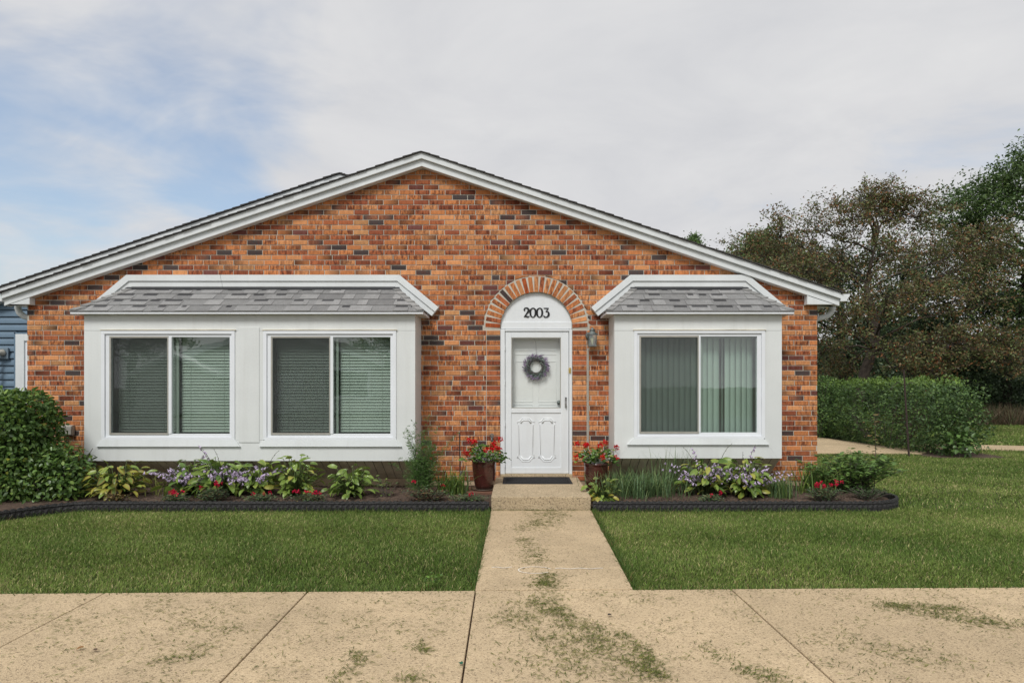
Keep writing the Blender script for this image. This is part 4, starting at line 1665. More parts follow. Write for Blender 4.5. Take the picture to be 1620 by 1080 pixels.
# ================================================================== EDGING
def edging(name, path, label):
    P = [Vector(p) for p in path]
    # resample evenly
    out = [P[0]]
    for a, b in zip(P[:-1], P[1:]):
        n = max(1, int(round((b - a).length / 0.015)))
        for k in range(1, n + 1):
            out.append(a.lerp(b, k / n))
    m = MB()
    th = 0.028
    prev = None
    s = 0.0
    for k, p in enumerate(out):
        d = (out[min(k + 1, len(out) - 1)] - out[max(k - 1, 0)]).normalized()
        nrm = Vector((-d.y, d.x))
        s += (out[k] - out[k - 1]).length if k else 0
        sc = abs(math.sin(s / 0.062 * math.pi))
        em = 0.004 * math.sin(s / 0.031 * math.pi) + random.uniform(-0.0015, 0.0015)
        h = 0.088 + 0.016 * sc
        row = []
        for (o, z) in ((-th / 2 - em, -0.05), (-th / 2 - em - 0.003, 0.03), (-th / 2 + 0.004 + em, 0.066), (-th / 2 - 0.006, 0.072), (-th / 2, h), (th / 2, h), (th / 2, -0.05)):
            row.append(len(m.v))
            q = p + nrm * o
            m.v.append((q.x, q.y, z))
            m.c.append((1, 1, 1, 1))
        if prev:
            for j in range(6):
                m.f.append((prev[j], row[j], row[j + 1], prev[j + 1]))
        else:
            m.f.append(tuple(row[::-1]))
        prev = row
    m.f.append(tuple(prev))
    return tag(m.build(name, 'rubber'), label, 'edging')


edging('garden_edging', [(x, edge_left(x)) for x in np.linspace(-9.5, -0.325, 60)], 'black scalloped plastic edging along the long planting bed below the wide bay')
arc = [(0.885, -1.5), (4.05, -1.5)] + [(4.05 + 0.62 * math.sin(t), -1.02 - 0.48 * math.cos(t)) for t in np.linspace(0.1, 1.75, 14)] + [(4.62, -0.45), (4.50, 0.1), (4.36, 0.45)]
edging('garden_edging', arc, 'black scalloped plastic edging curving round the planting bed at the house corner')

# ================================================================== PLANTS IN THE BEDS
SOIL = 0.05


def leaf_mesh(name, L, W, cols, curl=0.6, heart=True, cup=0.25):
    """broad leaf along +X, rib on top, drooping tip; cols = (centre, edge)"""
    m = MB()
    n = 6
    rows = []
    for k in range(n + 1):
        t = k / n
        w = W * 0.5 * (math.sin(math.pi * min(t * 0.86 + 0.14, 1.0)) ** 0.75 if heart else math.sin(math.pi * (0.06 + 0.94 * t)) ** 0.9)
        if k == n:
            w = 0.001
        a = curl * t * t
        x = L * (t - 0.25 * curl * t ** 3)
        z = -L * 0.55 * curl * t ** 2.2
        row = []
        for j, f in enumerate((-1, -0.5, 0, 0.5, 1)):
            row.append(len(m.v))
            m.v.append((x - (0.10 * L * abs(f) * (1 - t) if heart else 0), w * f, z + cup * w * (abs(f) ** 1.5) + random.uniform(-1, 1) * 0.006 * L))
            mixf = abs(f) ** 2 * 0.8
            tip = max(0, t - 0.7) * 0.8
            q = min(1, mixf + tip)
            m.c.append(tuple(cols[0][c] * (1 - q) + cols[1][c] * q for c in range(3)) + (1,))
        rows.append(row)
    for r0, r1 in zip(rows[:-1], rows[1:]):
        for j in range(4):
            m.f.append((r0[j], r1[j], r1[j + 1], r0[j + 1]))
    return m.mesh(name, 'leaf_gloss', smooth=True)


G1, G2, G3 = (0.165, 0.255, 0.048), (0.225, 0.320, 0.062), (0.110, 0.190, 0.040)
YG, BR = (0.36, 0.38, 0.065), (0.30, 0.15, 0.04)
YL = (0.34, 0.29, 0.06)
HG = [leaf_mesh('leaf', 0.20, 0.092, c, cu) for c, cu in (((G1, G1), 0.5), ((G2, G1), 0.7), ((G3, G3), 0.4), ((G1, YG), 0.6), ((G2, G3), 0.9))]
HY = [leaf_mesh('leaf', 0.19, 0.085, c, cu) for c, cu in (((G2, YG), 0.5), ((YG, YL), 0.6), ((G1, BR), 0.5), ((YG, BR), 0.8), ((G2, G1), 0.4))]
HV = [leaf_mesh('leaf', 0.17, 0.085, c, cu) for c, cu in ((((0.12, 0.20, 0.04), (0.34, 0.36, 0.12)), 0.5), (((0.10, 0.18, 0.035), (0.25, 0.30, 0.07)), 0.7), ((G2, G2), 0.6), ((YG, (0.4, 0.22, 0.05)), 0.7))]


def bell_stalk(name, parent, base, h, lean, nb_, droop=0.35, bare=False):
    m = MB()
    m.col = (0.10, 0.13, 0.05, 1)
    pts = [Vector(base) + Vector((lean[0] * t * t, lean[1] * t * t, h * (t - droop * 0.25 * t ** 4))) for t in np.linspace(0, 1, 8)]
    m.tube(pts, [0.0035] * 5 + [0.0028, 0.0022, 0.0015], 5)
    o = m.build(name, 'petal', parent)
    b = MB()
    for k in range(nb_):
        t = 0.45 + 0.55 * (k + random.random()) / nb_
        f = t * 7
        i_ = min(int(f), 6)
        p = pts[i_].lerp(pts[i_ + 1], f - i_)
        a = random.uniform(0, 2 * math.pi)
        d = Vector((math.cos(a) * 0.7, math.sin(a) * 0.7, -0.75 if not bare else 0.2)).normalized()
        L = random.uniform(0.028, 0.046) if not bare else 0.012
        c = random.uniform(0.8, 1.15)
        b.col = (0.66 * c, 0.55 * c, 0.74 * c, 1) if not bare else (0.20, 0.14, 0.16, 1)
        q0, q1, q2 = p + d * 0.004, p + d * L * 0.6, p + d * L
        b.tube([p, q0, q1, q2], [0.001, 0.003, 0.007 if not bare else 0.004, 0.014 if not bare else 0.001], 6, cap=False)
    b.build('blossoms', 'petal', o)
    return o


def hosta(px, Y, label, n, rad, meshes, h=0.34, flowers=0, group='hosta clumps in the beds', tall=0, seed=0, sc=1.0, lean=0.0):
    random.seed(100 + seed)
    n = int(n * 3.7)
    sc *= 0.62
    rad *= 1.3
    flowers = int(flowers * 3.2)
    x = PX(px, Y)
    e = empty('hosta', (x, Y, SOIL - 0.005), label, 'hosta', group)
    st = MB()
    for k in range(n):
        a = random.uniform(0, 2 * math.pi)
        lay = (k + 0.5) / n
        el = R(18) + R(62) * lay ** 1.0 + random.uniform(-0.12, 0.12)
        ln = rad * (0.35 + 0.62 * random.random())
        d = Vector((math.cos(a) * math.cos(el), math.sin(a) * math.cos(el) * 0.85, math.sin(el)))
        tip = d * ln * (0.8 + 0.3 * lay)
        tip.z = max(tip.z * h / rad * 1.35, 0.04)
        st.col = (0.09, 0.14, 0.035, 1)
        b0 = Vector((math.cos(a) * 0.03, math.sin(a) * 0.03, 0.0))
        mid = b0.lerp(tip, 0.5) + Vector((0, 0, 0.04))
        st.tube([b0, mid, tip], [0.006, 0.005, 0.0035], 5)
        s = sc * random.uniform(0.72, 1.25)
        fl = Vector((d.x, d.y, 0)).normalized()
        pitch = random.uniform(-0.05, 0.55) * (1 - 0.3 * lay)
        ax_ = (fl * math.cos(pitch) + Vector((0, 0, -math.sin(pitch) + 0.25 * lay))).normalized()
        side = Vector((0, 0, 1)).cross(ax_).normalized()
        nn = ax_.cross(side)
        rot = Matrix((ax_, side, nn)).transposed() @ Matrix.Rotation(random.gauss(0, 0.5), 3, 'X') @ Matrix.Rotation(random.gauss(-0.1, 0.35), 3, 'Y')
        inst('leaf', random.choice(meshes), e, tip, rot, s)
    st.build('leaf_stalks', 'leaf', e, smooth=True)
    for k in range(flowers):
        a = random.uniform(0, 2 * math.pi)
        r_ = rad * random.uniform(0.1, 0.85)
        bell_stalk('flower_stalk', e, (r_ * 0.4 * math.cos(a), r_ * 0.4 * math.sin(a), 0.03), h * random.uniform(0.85, 1.35), (math.cos(a) * r_ * 1.1, math.sin(a) * r_ * 0.6 - 0.08), random.randint(5, 9), 0.9)
    for k in range(tall):
        a = random.uniform(0, 2 * math.pi)
        bell_stalk('flower_stalk', e, (0.1 * math.cos(a), 0.1 * math.sin(a), 0.03), h * random.uniform(1.7, 2.05), (math.cos(a) * 0.22, -0.05), 9, 0.6, bare=k % 2 == 0)
    return e


hosta(186, -0.95, 'ragged yellowing hosta with browned leaf tips beside the tall leafy bush', 44, 0.42, HY, 0.34, seed=1)
hosta(300, -0.85, 'hosta with lavender flowers, end clump towards the tall bush, below the wide bay', 34, 0.36, HG + HY[:1], 0.33, 8, seed=2, tall=2)
hosta(352, -0.88, 'densest lavender-flowered hosta clump, middle one below the wide bay', 44, 0.40, HG, 0.36, 14, seed=3, tall=3)
hosta(405, -0.80, 'lavender-flowered hosta clump under the strip between the two wide-bay windows', 34, 0.34, HG + HY[:1], 0.34, 8, seed=4, tall=1)
hosta(468, -0.90, 'upright light green hosta without flowers, next to the lavender-flowered clumps', 36, 0.33, HG[:2] + HV[1:3] + HY[:2], 0.38, seed=5)
hosta(556, -0.95, 'bright green low hosta standing alone towards the feathery tall plant', 34, 0.32, HG[:2] + HV[1:3], 0.31, seed=6)
hosta(953, -1.22, 'small yellow-edged hosta beside the concrete step', 20, 0.24, HV, 0.20, group=None, seed=7, sc=0.85)
hosta(1118, -0.85, 'lavender-flowered hosta clump below the narrow bay, nearer the door', 40, 0.38, HG + HY[:3], 0.38, 8, seed=8, tall=3)
hosta(1180, -0.90, 'lavender-flowered hosta clump below the narrow bay, nearer the house corner', 44, 0.36, HG + HY[:3], 0.36, 13, seed=9, tall=2)
random.seed(11)


def strap_clump(name, px, Y, label, cat, n, L, W, pal, spread=0.6, rx=0.1, group=None, ry=0.08, m='leaf'):
    """arching strap leaves as one mass of foliage"""
    e = empty(name, (PX(px, Y), Y, SOIL - 0.005), label, cat, group)
    seg = 6
    V, Fi, Cc = [], [], []
    for k in range(n):
        a = random.uniform(0, 2 * math.pi)
        l = L * random.uniform(0.55, 1.15)
        out = spread * random.uniform(0.25, 1.0)
        b0 = Vector((random.gauss(0, rx), random.gauss(0, ry), 0))
        dr = Vector((math.cos(a), math.sin(a) * 0.8, 0))
        sd = Vector((-dr.y, dr.x, 0))
        c = pal[random.randrange(len(pal))]
        kk = random.uniform(0.75, 1.25)
        i0 = len(V)
        for j in range(seg + 1):
            t = j / seg
            p = b0 + dr * (l * out * t ** 1.4) + Vector((0, 0, l * (t - 0.62 * out * t ** 2.4)))
            p.z = max(p.z, 0.005)
            w = W * 0.5 * (1 - t ** 2.2) + 0.0004
            V += [tuple(p - sd * w), tuple(p + sd * w)]
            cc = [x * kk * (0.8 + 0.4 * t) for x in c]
            Cc += [cc, cc]
        for j in range(seg):
            q = i0 + 2 * j
            Fi.append((q, q + 1, q + 3, q + 2))
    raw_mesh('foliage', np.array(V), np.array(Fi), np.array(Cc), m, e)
    return e


GRB = [(0.111, 0.195, 0.086), (0.156, 0.247, 0.098), (0.085, 0.156, 0.063), (0.195, 0.273, 0.098)]
GRG = [(0.149, 0.241, 0.05), (0.109, 0.19, 0.04), (0.207, 0.287, 0.06), (0.081, 0.149, 0.04)]
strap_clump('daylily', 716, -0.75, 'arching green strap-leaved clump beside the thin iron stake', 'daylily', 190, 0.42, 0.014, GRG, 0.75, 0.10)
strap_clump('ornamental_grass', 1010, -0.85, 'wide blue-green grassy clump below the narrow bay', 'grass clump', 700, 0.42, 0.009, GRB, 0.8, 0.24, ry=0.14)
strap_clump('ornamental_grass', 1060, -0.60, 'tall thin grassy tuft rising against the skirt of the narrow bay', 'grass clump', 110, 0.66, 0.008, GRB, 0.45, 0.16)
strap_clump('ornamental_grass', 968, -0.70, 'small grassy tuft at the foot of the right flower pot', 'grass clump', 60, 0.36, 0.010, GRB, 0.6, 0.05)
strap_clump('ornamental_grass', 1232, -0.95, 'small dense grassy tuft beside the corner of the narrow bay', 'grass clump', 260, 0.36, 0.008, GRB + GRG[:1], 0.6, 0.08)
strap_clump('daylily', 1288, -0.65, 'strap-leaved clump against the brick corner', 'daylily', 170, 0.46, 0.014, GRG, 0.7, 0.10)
strap_clump('daylily', 250, -0.9, 'sparse yellowing strap leaves between two hostas', 'daylily', 12, 0.40, 0.013, [(0.22, 0.24, 0.06), (0.14, 0.18, 0.04)], 0.7, 0.06)


def feathery(px, Y, label):
    """tall asparagus-like plant with thread leaves"""
    e = empty('feathery_plant', (PX(px, Y), Y, SOIL - 0.005), label, 'fern-like plant')
    st = MB()
    P, A = [], []
    for k in range(60):
        a = random.uniform(0, 2 * math.pi)
        h = random.uniform(0.4, 0.75) if k % 4 else random.uniform(0.7, 1.1)
        lean = random.uniform(0.05, 0.30) * (1 if random.random() < 0.8 else 1.6)
        dr = Vector((math.cos(a), math.sin(a) * 0.7, 0))
        pts = [Vector((random.gauss(0, 0.04), random.gauss(0, 0.04), 0)) + dr * lean * t ** 1.5 + Vector((0, 0, h * (t - 0.08 * t ** 3))) for t in np.linspace(0, 1, 9)]
        st.tube(pts, [0.004 * (1 - 0.75 * q / 8) for q in range(9)], 5)
        for t in np.linspace(0.16, 1.0, 26):
            i_ = min(int(t * 8), 7)
            p = pts[i_].lerp(pts[i_ + 1], t * 8 - i_)
            b = random.uniform(0, 2 * math.pi)
            bl = 0.16 * (1.15 - t) * random.uniform(0.5, 1.2) + 0.02
            bd = Vector((math.cos(b), math.sin(b), random.uniform(0.0, 0.6))).normalized()
            for q in np.linspace(0.15, 1, 9):
                for w_ in range(2):
                    P.append(p + bd * bl * q)
                    A.append((bd * 0.7 + Vector((random.gauss(0, 0.6), random.gauss(0, 0.6), random.gauss(0.1, 0.6)))))
    st.col = (0.08, 0.12, 0.04, 1)
    st.build('stems', 'twig', e)
    P, A = np.array(P), np.array(A)
    n = len(P)
    scatter('foliage', P, A, rand_dirs(n), rng.uniform(0.010, 0.024, n), np.full(n, 0.0050), pick_cols(n, [(0.10, 0.20, 0.045), (0.14, 0.25, 0.06), (0.07, 0.15, 0.04)]), 'leaf', e, 'small')


feathery(668, -0.85, 'tall feathery thread-leaved plant between the wide bay and the door')


def leafy_plant(name, px, Y, label, cat, rx, ry, h, n, L, pal, wts=None, stems=14, group=None, base=0.0, wr=0.55, kind='leaf', m='leaf'):
    """loose shrubby plant: stems with leaves along them"""
    e = empty(name, (PX(px, Y), Y, SOIL - 0.005), label, cat, group)
    st = MB()
    P, A = [], []
    for k in range(stems):
        a = random.uniform(0, 2 * math.pi)
        rr = math.sqrt(random.random())
        hh = h * random.uniform(0.55, 1.05) * (1 - 0.35 * rr)
        tip = Vector((rx * rr * math.cos(a), ry * rr * math.sin(a), hh))
        b0 = Vector((tip.x * 0.25, tip.y * 0.25, 0))
        pts = [b0.lerp(tip, t) + Vector((0, 0, 0.12 * hh * math.sin(math.pi * t))) for t in np.linspace(0, 1, 6)]
        st.tube(pts, [0.006, 0.005, 0.0045, 0.004, 0.003, 0.002], 5)
        for q in range(n // stems):
            t = base + (1 - base) * random.random() ** 0.7
            i_ = min(int(t * 5), 4)
            p = pts[i_].lerp(pts[i_ + 1], t * 5 - i_)
            P.append(p + Vector((random.gauss(0, 0.02), random.gauss(0, 0.02), random.gauss(0, 0.015))))
            b = random.uniform(0, 2 * math.pi)
            A.append(Vector((math.cos(b), math.sin(b), random.uniform(-0.35, 0.5))))
    st.build('stems', 'twig', e)
    P, A = np.array(P), np.array(A)
    nn_ = len(P)
    scatter('foliage', P, A, rand_dirs(nn_, 1.6), rng.uniform(0.6, 1.25, nn_) * L, rng.uniform(0.8, 1.2, nn_) * L * wr, pick_cols(nn_, pal, wts), m, e, kind)
    return e


def add_blooms(e, pts, size, pal, name='flower', petals=14):
    for p in pts:
        n = petals
        d = rand_dirs(n, 0.55)
        P = np.array(p)[None] + d * size * 0.25
        scatter(name, P, d + rng.normal(size=(n, 3)) * 0.5, d, rng.uniform(0.7, 1.1, n) * size * 0.75, rng.uniform(0.6, 0.9, n) * size * 0.75, pick_cols(n, pal), 'petal', e, 'leaf')


RED = [(0.62, 0.012, 0.016), (0.72, 0.025, 0.026), (0.48, 0.008, 0.012)]
PINK = [(0.55, 0.012, 0.055), (0.62, 0.020, 0.075), (0.45, 0.008, 0.035)]
DG = [(0.08, 0.14, 0.07), (0.115, 0.18, 0.085), (0.15, 0.22, 0.09), (0.17, 0.13, 0.06)]
for (px, Y, w, nf, lab) in ((277, -1.30, 0.14, 9, 'red pinks at the edging in front of the hosta clump nearest the bush'),
                            (337, -1.25, 0.15, 6, 'taller red pinks in front of the densest lavender-flowered hosta'),
                            (412, -1.30, 0.16, 3, 'low red pinks below the strip between the wide-bay windows'),
                            (487, -1.28, 0.20, 9, 'spreading red pinks in front of the upright light green hosta'),
                            (676, -1.20, 0.26, 3, 'browning red pinks at the foot of the feathery plant'),
                            (742, -1.32, 0.20, 2, 'silvery green pinks at the edging beside the step'),
                            (1125, -1.35, 0.13, 3, 'small tuft of red pinks in front of the narrow-bay hostas'),
                            (1305, -1.20, 0.20, 13, 'red pinks by the house corner in front of the leafy shrub')):
    hh = 0.20 if px in (337, 676, 1305) else 0.11
    pal = DG if px != 676 else DG + [(0.17, 0.08, 0.045), (0.13, 0.07, 0.04)]
    e = leafy_plant('pinks', px, Y, lab, 'flowers', w * 1.25, 0.12, hh, 900, 0.042, pal, stems=45, group='red pinks along the edging', wr=0.30, kind='small')
    pts = [(random.uniform(-w, w) * 0.85, random.uniform(-0.1, 0.02), hh * random.uniform(0.8, 1.15) + 0.012) for k in range(nf)]
    add_blooms(e, pts, 0.034, PINK, petals=9)
leafy_plant('sedum', 185, -1.28, 'low reddish-brown sedum below the yellowing hosta', 'sedum', 0.20, 0.08, 0.13, 380, 0.036, [(0.17, 0.09, 0.04), (0.13, 0.14, 0.04), (0.20, 0.15, 0.05)], stems=24, wr=0.5, kind='small')
leafy_plant('seedling', 612, -0.95, 'spindly weed with few leaves between low hosta and feathery plant', 'weed', 0.16, 0.08, 0.36, 70, 0.05, GRG, stems=9, wr=0.4)
leafy_plant('shrub', 1345, -0.55, 'bushy green peony-like shrub at the house corner', 'shrub', 0.70, 0.45, 0.62, 2000, 0.085, [(0.125, 0.225, 0.055), (0.165, 0.27, 0.065), (0.09, 0.165, 0.045)], stems=70, wr=0.42)
leafy_plant('ground_cover', 1372, -1.08, 'low fine-leaved ground cover at the curved end of the edging', 'ground cover', 0.30, 0.14, 0.17, 700, 0.032, [(0.055, 0.10, 0.04), (0.08, 0.13, 0.05)], stems=40, wr=0.4, kind='small')
# tall rose shoot above the shrub
e = empty('rose_shoot', (PX(1383, -0.35), -0.35, SOIL - 0.005), 'single tall thin rose shoot rising above the corner shrub', 'rose')
pts = [Vector((0.02 * math.sin(3 * t), 0, 1.02 * t)) for t in np.linspace(0, 1, 10)]
MB().tube(pts, [0.006 * (1 - 0.6 * t) for t in np.linspace(0, 1, 10)], 6).build('stem', 'twig', e)
n = 90
t = rng.uniform(0.35, 1.0, n)
b = rng.uniform(0, 2 * math.pi, n)
P = np.stack([rng.normal(0, 0.05, n), rng.normal(0, 0.05, n), 1.02 * t], 1)
scatter('foliage', P, np.stack([np.cos(b), np.sin(b), rng.uniform(-0.3, 0.4, n)], 1), rand_dirs(n, 1.5), rng.uniform(0.035, 0.065, n), rng.uniform(0.02, 0.035, n), pick_cols(n, [(0.11, 0.16, 0.04), (0.16, 0.17, 0.04), (0.20, 0.13, 0.05)]), 'leaf', e)


# potted geraniums
def geranium(px, Y, z, label, seed, saucer=True):
    random.seed(seed)
    e = empty('potted_geranium', (PX(px, Y), Y, z), label, 'potted plant', 'red geraniums in glazed pots')
    prof = [(0.090, 0.0), (0.110, 0.004), (0.124, 0.05), (0.142, 0.14), (0.154, 0.24), (0.158, 0.32), (0.156, 0.345), (0.164, 0.352), (0.164, 0.372), (0.155, 0.376), (0.146, 0.370), (0.142, 0.34), (0.140, 0.30)]
    MB().lathe(prof, (0, 0, 0.012 if saucer else 0.0), 36).build('pot', 'pot', e, smooth=True)
    if saucer:
        MB().lathe([(0.14, 0.0), (0.165, 0.003), (0.178, 0.02), (0.172, 0.024), (0.16, 0.010), (0.12, 0.009)], (0, 0, 0), 32).build('saucer', 'saucer', e, smooth=True)
    MB().lathe([(0.002, 0.345), (0.143, 0.34)], (0, 0, 0.012), 24, cap=False).build('potting_soil', 'soil', e)
    st = MB()
    P, A = [], []
    for k in range(60):
        a = random.uniform(0, 2 * math.pi)
        rr = math.sqrt(random.random())
        tip = Vector((0.27 * rr * math.cos(a), 0.21 * rr * math.sin(a), 0.37 + 0.24 * random.uniform(0.15, 1) * (1.1 - 0.6 * rr)))
        b0 = Vector((tip.x * 0.3, tip.y * 0.3, 0.35))
        pts = [b0, b0.lerp(tip, 0.5) + Vector((0, 0, 0.04)), tip]
        st.tube(pts, [0.005, 0.004, 0.003], 5)
        for q in range(5):
            P.append(tip + Vector((random.gauss(0, 0.03), random.gauss(0, 0.03), random.gauss(0, 0.025))))
            b = random.uniform(0, 2 * math.pi)
            A.append(Vector((math.cos(b), math.sin(b), random.uniform(-0.5, 0.2))))
    P, A = np.array(P), np.array(A)
    n = len(P)
    st.build('stems', 'leaf', e)
    scatter('foliage', P, A, rand_dirs(n, 1.3), rng.uniform(0.035, 0.07, n), rng.uniform(0.04, 0.075, n), pick_cols(n, [(0.10, 0.20, 0.045), (0.14, 0.25, 0.055), (0.075, 0.155, 0.04), (0.23, 0.28, 0.06)], [4, 3, 3, 1]), 'leaf', e)
    # a few grassy spikes, as florists add
    sp = MB()
    for k in range(9):
        a = random.uniform(0, 2 * math.pi)
        l = random.uniform(0.28, 0.46)
        dr = Vector((math.cos(a), 0.5 * math.sin(a), 0))
        sp.col = (0.16, 0.20, 0.07, 1)
        sp.tube([Vector((0, 0, 0.37)) + dr * l * 0.9 * t + Vector((0, 0, l * (0.75 * t - 0.75 * t ** 3))) for t in np.linspace(0, 1, 7)], [0.0035, 0.0033, 0.003, 0.0026, 0.002, 0.0014, 0.0006], 5)
    sp.build('spikes', 'leaf', e)
    blooms = []
    for k in range(15):
        a = k * 2.4 + random.uniform(-0.3, 0.3)
        rr = 0.10 + 0.21 * random.random()
        blooms.append((rr * math.cos(a), rr * 0.7 * math.sin(a) - 0.05, 0.53 + random.uniform(-0.10, 0.14) - 0.25 * max(0, rr - 0.2)))
    for p in blooms:
        st2 = MB()
        st2.col = (0.09, 0.15, 0.04, 1)
        n = 40
        d = rand_dirs(n, 0.35)
        PP = np.array(p)[None] + d * rng.uniform(0.010, 0.034, (n, 1))
        scatter('flower', PP, d + rng.normal(size=(n, 3)) * 0.7, d, rng.uniform(0.014, 0.026, n), rng.uniform(0.014, 0.024, n), pick_cols(n, RED), 'petal', e, 'leaf')
    return e


pv = MB().box(-0.22, 0.24, -0.18, 0.2, 0.0, 0.045)
po = pv.build('paving_stone', 'paver', bevel=0.008)
po.location = (PX(765, -0.62), -0.62, SOIL - 0.008)
tag(po, 'flat reddish paving stone under the left flower pot', 'paver')
geranium(766, -0.62, SOIL + 0.038, 'red geranium in a glazed maroon pot between iron stake and step', 21)
geranium(943, -0.50, SOIL + 0.0, 'red geranium in a glazed maroon pot between step and narrow bay', 22, saucer=False)

# iron stake with scrolls
sx, sy = PX(728, -0.55), -0.55
e = empty('garden_stake', (sx, sy, 0.03), 'thin black iron stake with small scrolls beside the left flower pot', 'garden stake')
MB().tube([(0, 0, 0), (-0.002, 0, 0.4), (-0.008, 0, 0.80)], [0.008, 0.008, 0.006], 8).build('rod', 'iron', e)
for (z, s, l) in ((0.72, -1, 0.05), (0.56, -1, 0.08), (0.40, 1, 0.04)):
    m = MB().tube([(0, 0, z), (s * l * 0.6, 0, z + 0.02), (s * l, 0, z), (s * l * 1.1, 0, z - 0.06), (s * l * 0.8, 0, z - 0.10), (s * l * 0.6, 0, z - 0.08)], 0.0035, 6)
    m.build('scroll', 'iron', e)

# ================================================================== BUSHES, HEDGE, TREES
def shell_points(n, c, half, power=4.0, inner=0.72, zmin=0.0):
    """points through the outer layer of a rounded box (superellipsoid), with outward normals"""
    d = rng.normal(size=(n * 2, 3))
    d /= np.linalg.norm(d, axis=1, keepdims=True)
    k = (np.abs(d) ** power).sum(1) ** (-1 / power)
    r = inner + (1 - inner) * rng.random(n * 2) ** 0.6
    p = d * (k * r)[:, None]
    nr = np.sign(p) * np.abs(p) ** (power - 1) + d * 0.4
    nr /= np.linalg.norm(nr, axis=1, keepdims=True)
    P = np.array(c) + p * np.array(half)
    ok = P[:, 2] > zmin
    return P[ok][:n], (nr / np.array(half) * np.mean(half))[ok][:n]


def bush(name, c, half, label, cat, n, L, pal, wts, power=3.5, wr=0.6, inner=0.7, lump=0.1, stems=24, droop=-0.25, m='leaf_gloss', kind='leaf', topcol=None, group=None):
    e = empty(name, (c[0], c[1], 0), label, cat, group)
    P, Nn = shell_points(n, (0, 0, c[2]), half, power, inner, 0.03)
    # uneven outline: push clumps in and out
    ph = rng.uniform(0, 6.28, 6)
    f = np.sin(P[:, 0] * 5.3 + ph[0]) * np.sin(P[:, 2] * 6.1 + ph[1]) + np.sin(P[:, 1] * 7.1 + ph[2]) * np.sin(P[:, 0] * 9.7 + P[:, 2] * 8.3 + ph[3])
    P = P + Nn * (f * lump * 0.5)[:, None] + rng.normal(size=P.shape) * 0.012
    nn_ = len(P)
    ax = Nn * 0.55 + rng.normal(size=(nn_, 3)) * 0.55
    ax[:, 2] += droop
    nr = Nn * 0.8 + rand_dirs(nn_) * 0.6
    nr[:, 2] += 0.7
    col = pick_cols(nn_, pal, wts, 0.18)
    if topcol is not None:      # separate, brighter green leaf colours along the top
        z0 = c[2] + half[2] * 0.86
        top = (P[:, 2] > z0 + rng.normal(0, 0.05, nn_))
        col[top] = pick_cols(int(top.sum()), topcol, None, 0.18)
    scatter('foliage', P, ax, nr, rng.uniform(0.65, 1.2, nn_) * L, rng.uniform(0.8, 1.15, nn_) * L * wr, col, m, e, kind)
    st = MB()
    for k in range(stems):
        a = random.uniform(0, 2 * math.pi)
        rr = random.uniform(0.5, 0.95)
        tip = Vector((half[0] * rr * math.cos(a), half[1] * rr * math.sin(a), random.uniform(0.35, 0.95) * (c[2] + half[2])))
        b0 = Vector((tip.x * 0.35, tip.y * 0.35, 0))
        st.tube([b0, b0.lerp(tip, 0.55) + Vector((random.gauss(0, 0.05), random.gauss(0, 0.05), 0.08)), tip], [0.012, 0.008, 0.003], 5)
    st.build('stems', 'twig', e)
    return e


BUSH = [(0.087, 0.165, 0.038), (0.124, 0.218, 0.048), (0.066, 0.126, 0.032), (0.19, 0.288, 0.058), (0.292, 0.309, 0.053)]
bush('bush', (-6.86, -1.02, 0.66), (1.02, 0.46, 0.74), 'tall dense broad-leaved green bush at the corner of the wide bay', 'bush', 26000, 0.066, BUSH, [5, 5, 4, 2, 0.3], 4.6, 0.56, 0.55, 0.09, 60, -0.25, 'leaf')
bush('bush', (-5.72, -1.05, 0.34), (0.42, 0.36, 0.40), 'low leafy offshoot at the foot of the tall bush', 'bush', 3200, 0.066, BUSH[:4], [5, 5, 3, 2], 2.2, 0.56, 0.3, 0.08, 14)
bush('evergreen_shrub', (-9.05, 1.2, 0.75), (0.62, 0.5, 0.95), 'dark evergreen shrub against the blue siding', 'shrub', 5000, 0.05, [(0.03, 0.055, 0.025), (0.045, 0.075, 0.03)], [1, 1], 2.2, 0.25, 0.5, 0.1, 6, 0.4, 'leaf', 'small')

# clipped hedge beyond the patio, running back along it
HC, HH = (9.22, 6.6, 0.77), (0.74, 2.8, 0.80)
HEDGE = [(0.075, 0.138, 0.042), (0.1, 0.175, 0.05), (0.056, 0.106, 0.035), (0.138, 0.219, 0.055)]
bush('hedge', HC, HH, 'clipped dark green hedge with brighter green top beyond the patio', 'hedge', 26000, 0.070, HEDGE, [4, 4, 4, 2], 7.0, 0.55, 0.66, 0.10, 60, -0.1, 'leaf', 'small',
     topcol=[(0.17, 0.27, 0.05), (0.13, 0.22, 0.045), (0.10, 0.17, 0.04)])
bush('hedge_shrub', (8.55, 8.6, 0.86), (0.85, 0.9, 0.84), 'looser bright green shrub at the house end of the hedge', 'shrub', 5200, 0.075, [(0.09, 0.17, 0.045), (0.07, 0.13, 0.04), (0.12, 0.21, 0.05)], [3, 3, 2], 3.0, 0.45, 0.6, 0.16, 16, 0.0, 'leaf', 'small')
bush('sapling', (9.1, 3.78, 0.22), (0.34, 0.22, 0.30), 'light green leafy sucker at the foot of the hedge', 'sapling', 130, 0.12, [(0.11, 0.20, 0.05), (0.08, 0.15, 0.04)], [1, 1], 2.0, 0.6, 0.2, 0.05, 5)
# a bed of bark round the hedge foot
m = MB()
ring_ = [(9.25 + 0.95 * math.cos(t) * (1 + 0.06 * math.sin(5 * t)), 4.3 + 0.8 * math.sin(t) * (1 + 0.05 * math.sin(3 * t))) for t in np.linspace(0, 2 * math.pi, 30)[:-1]]
m.face([(x, y, -0.016) for x, y in ring_])
tag(m.build('mulch_patch', 'soil'), kind='structure')

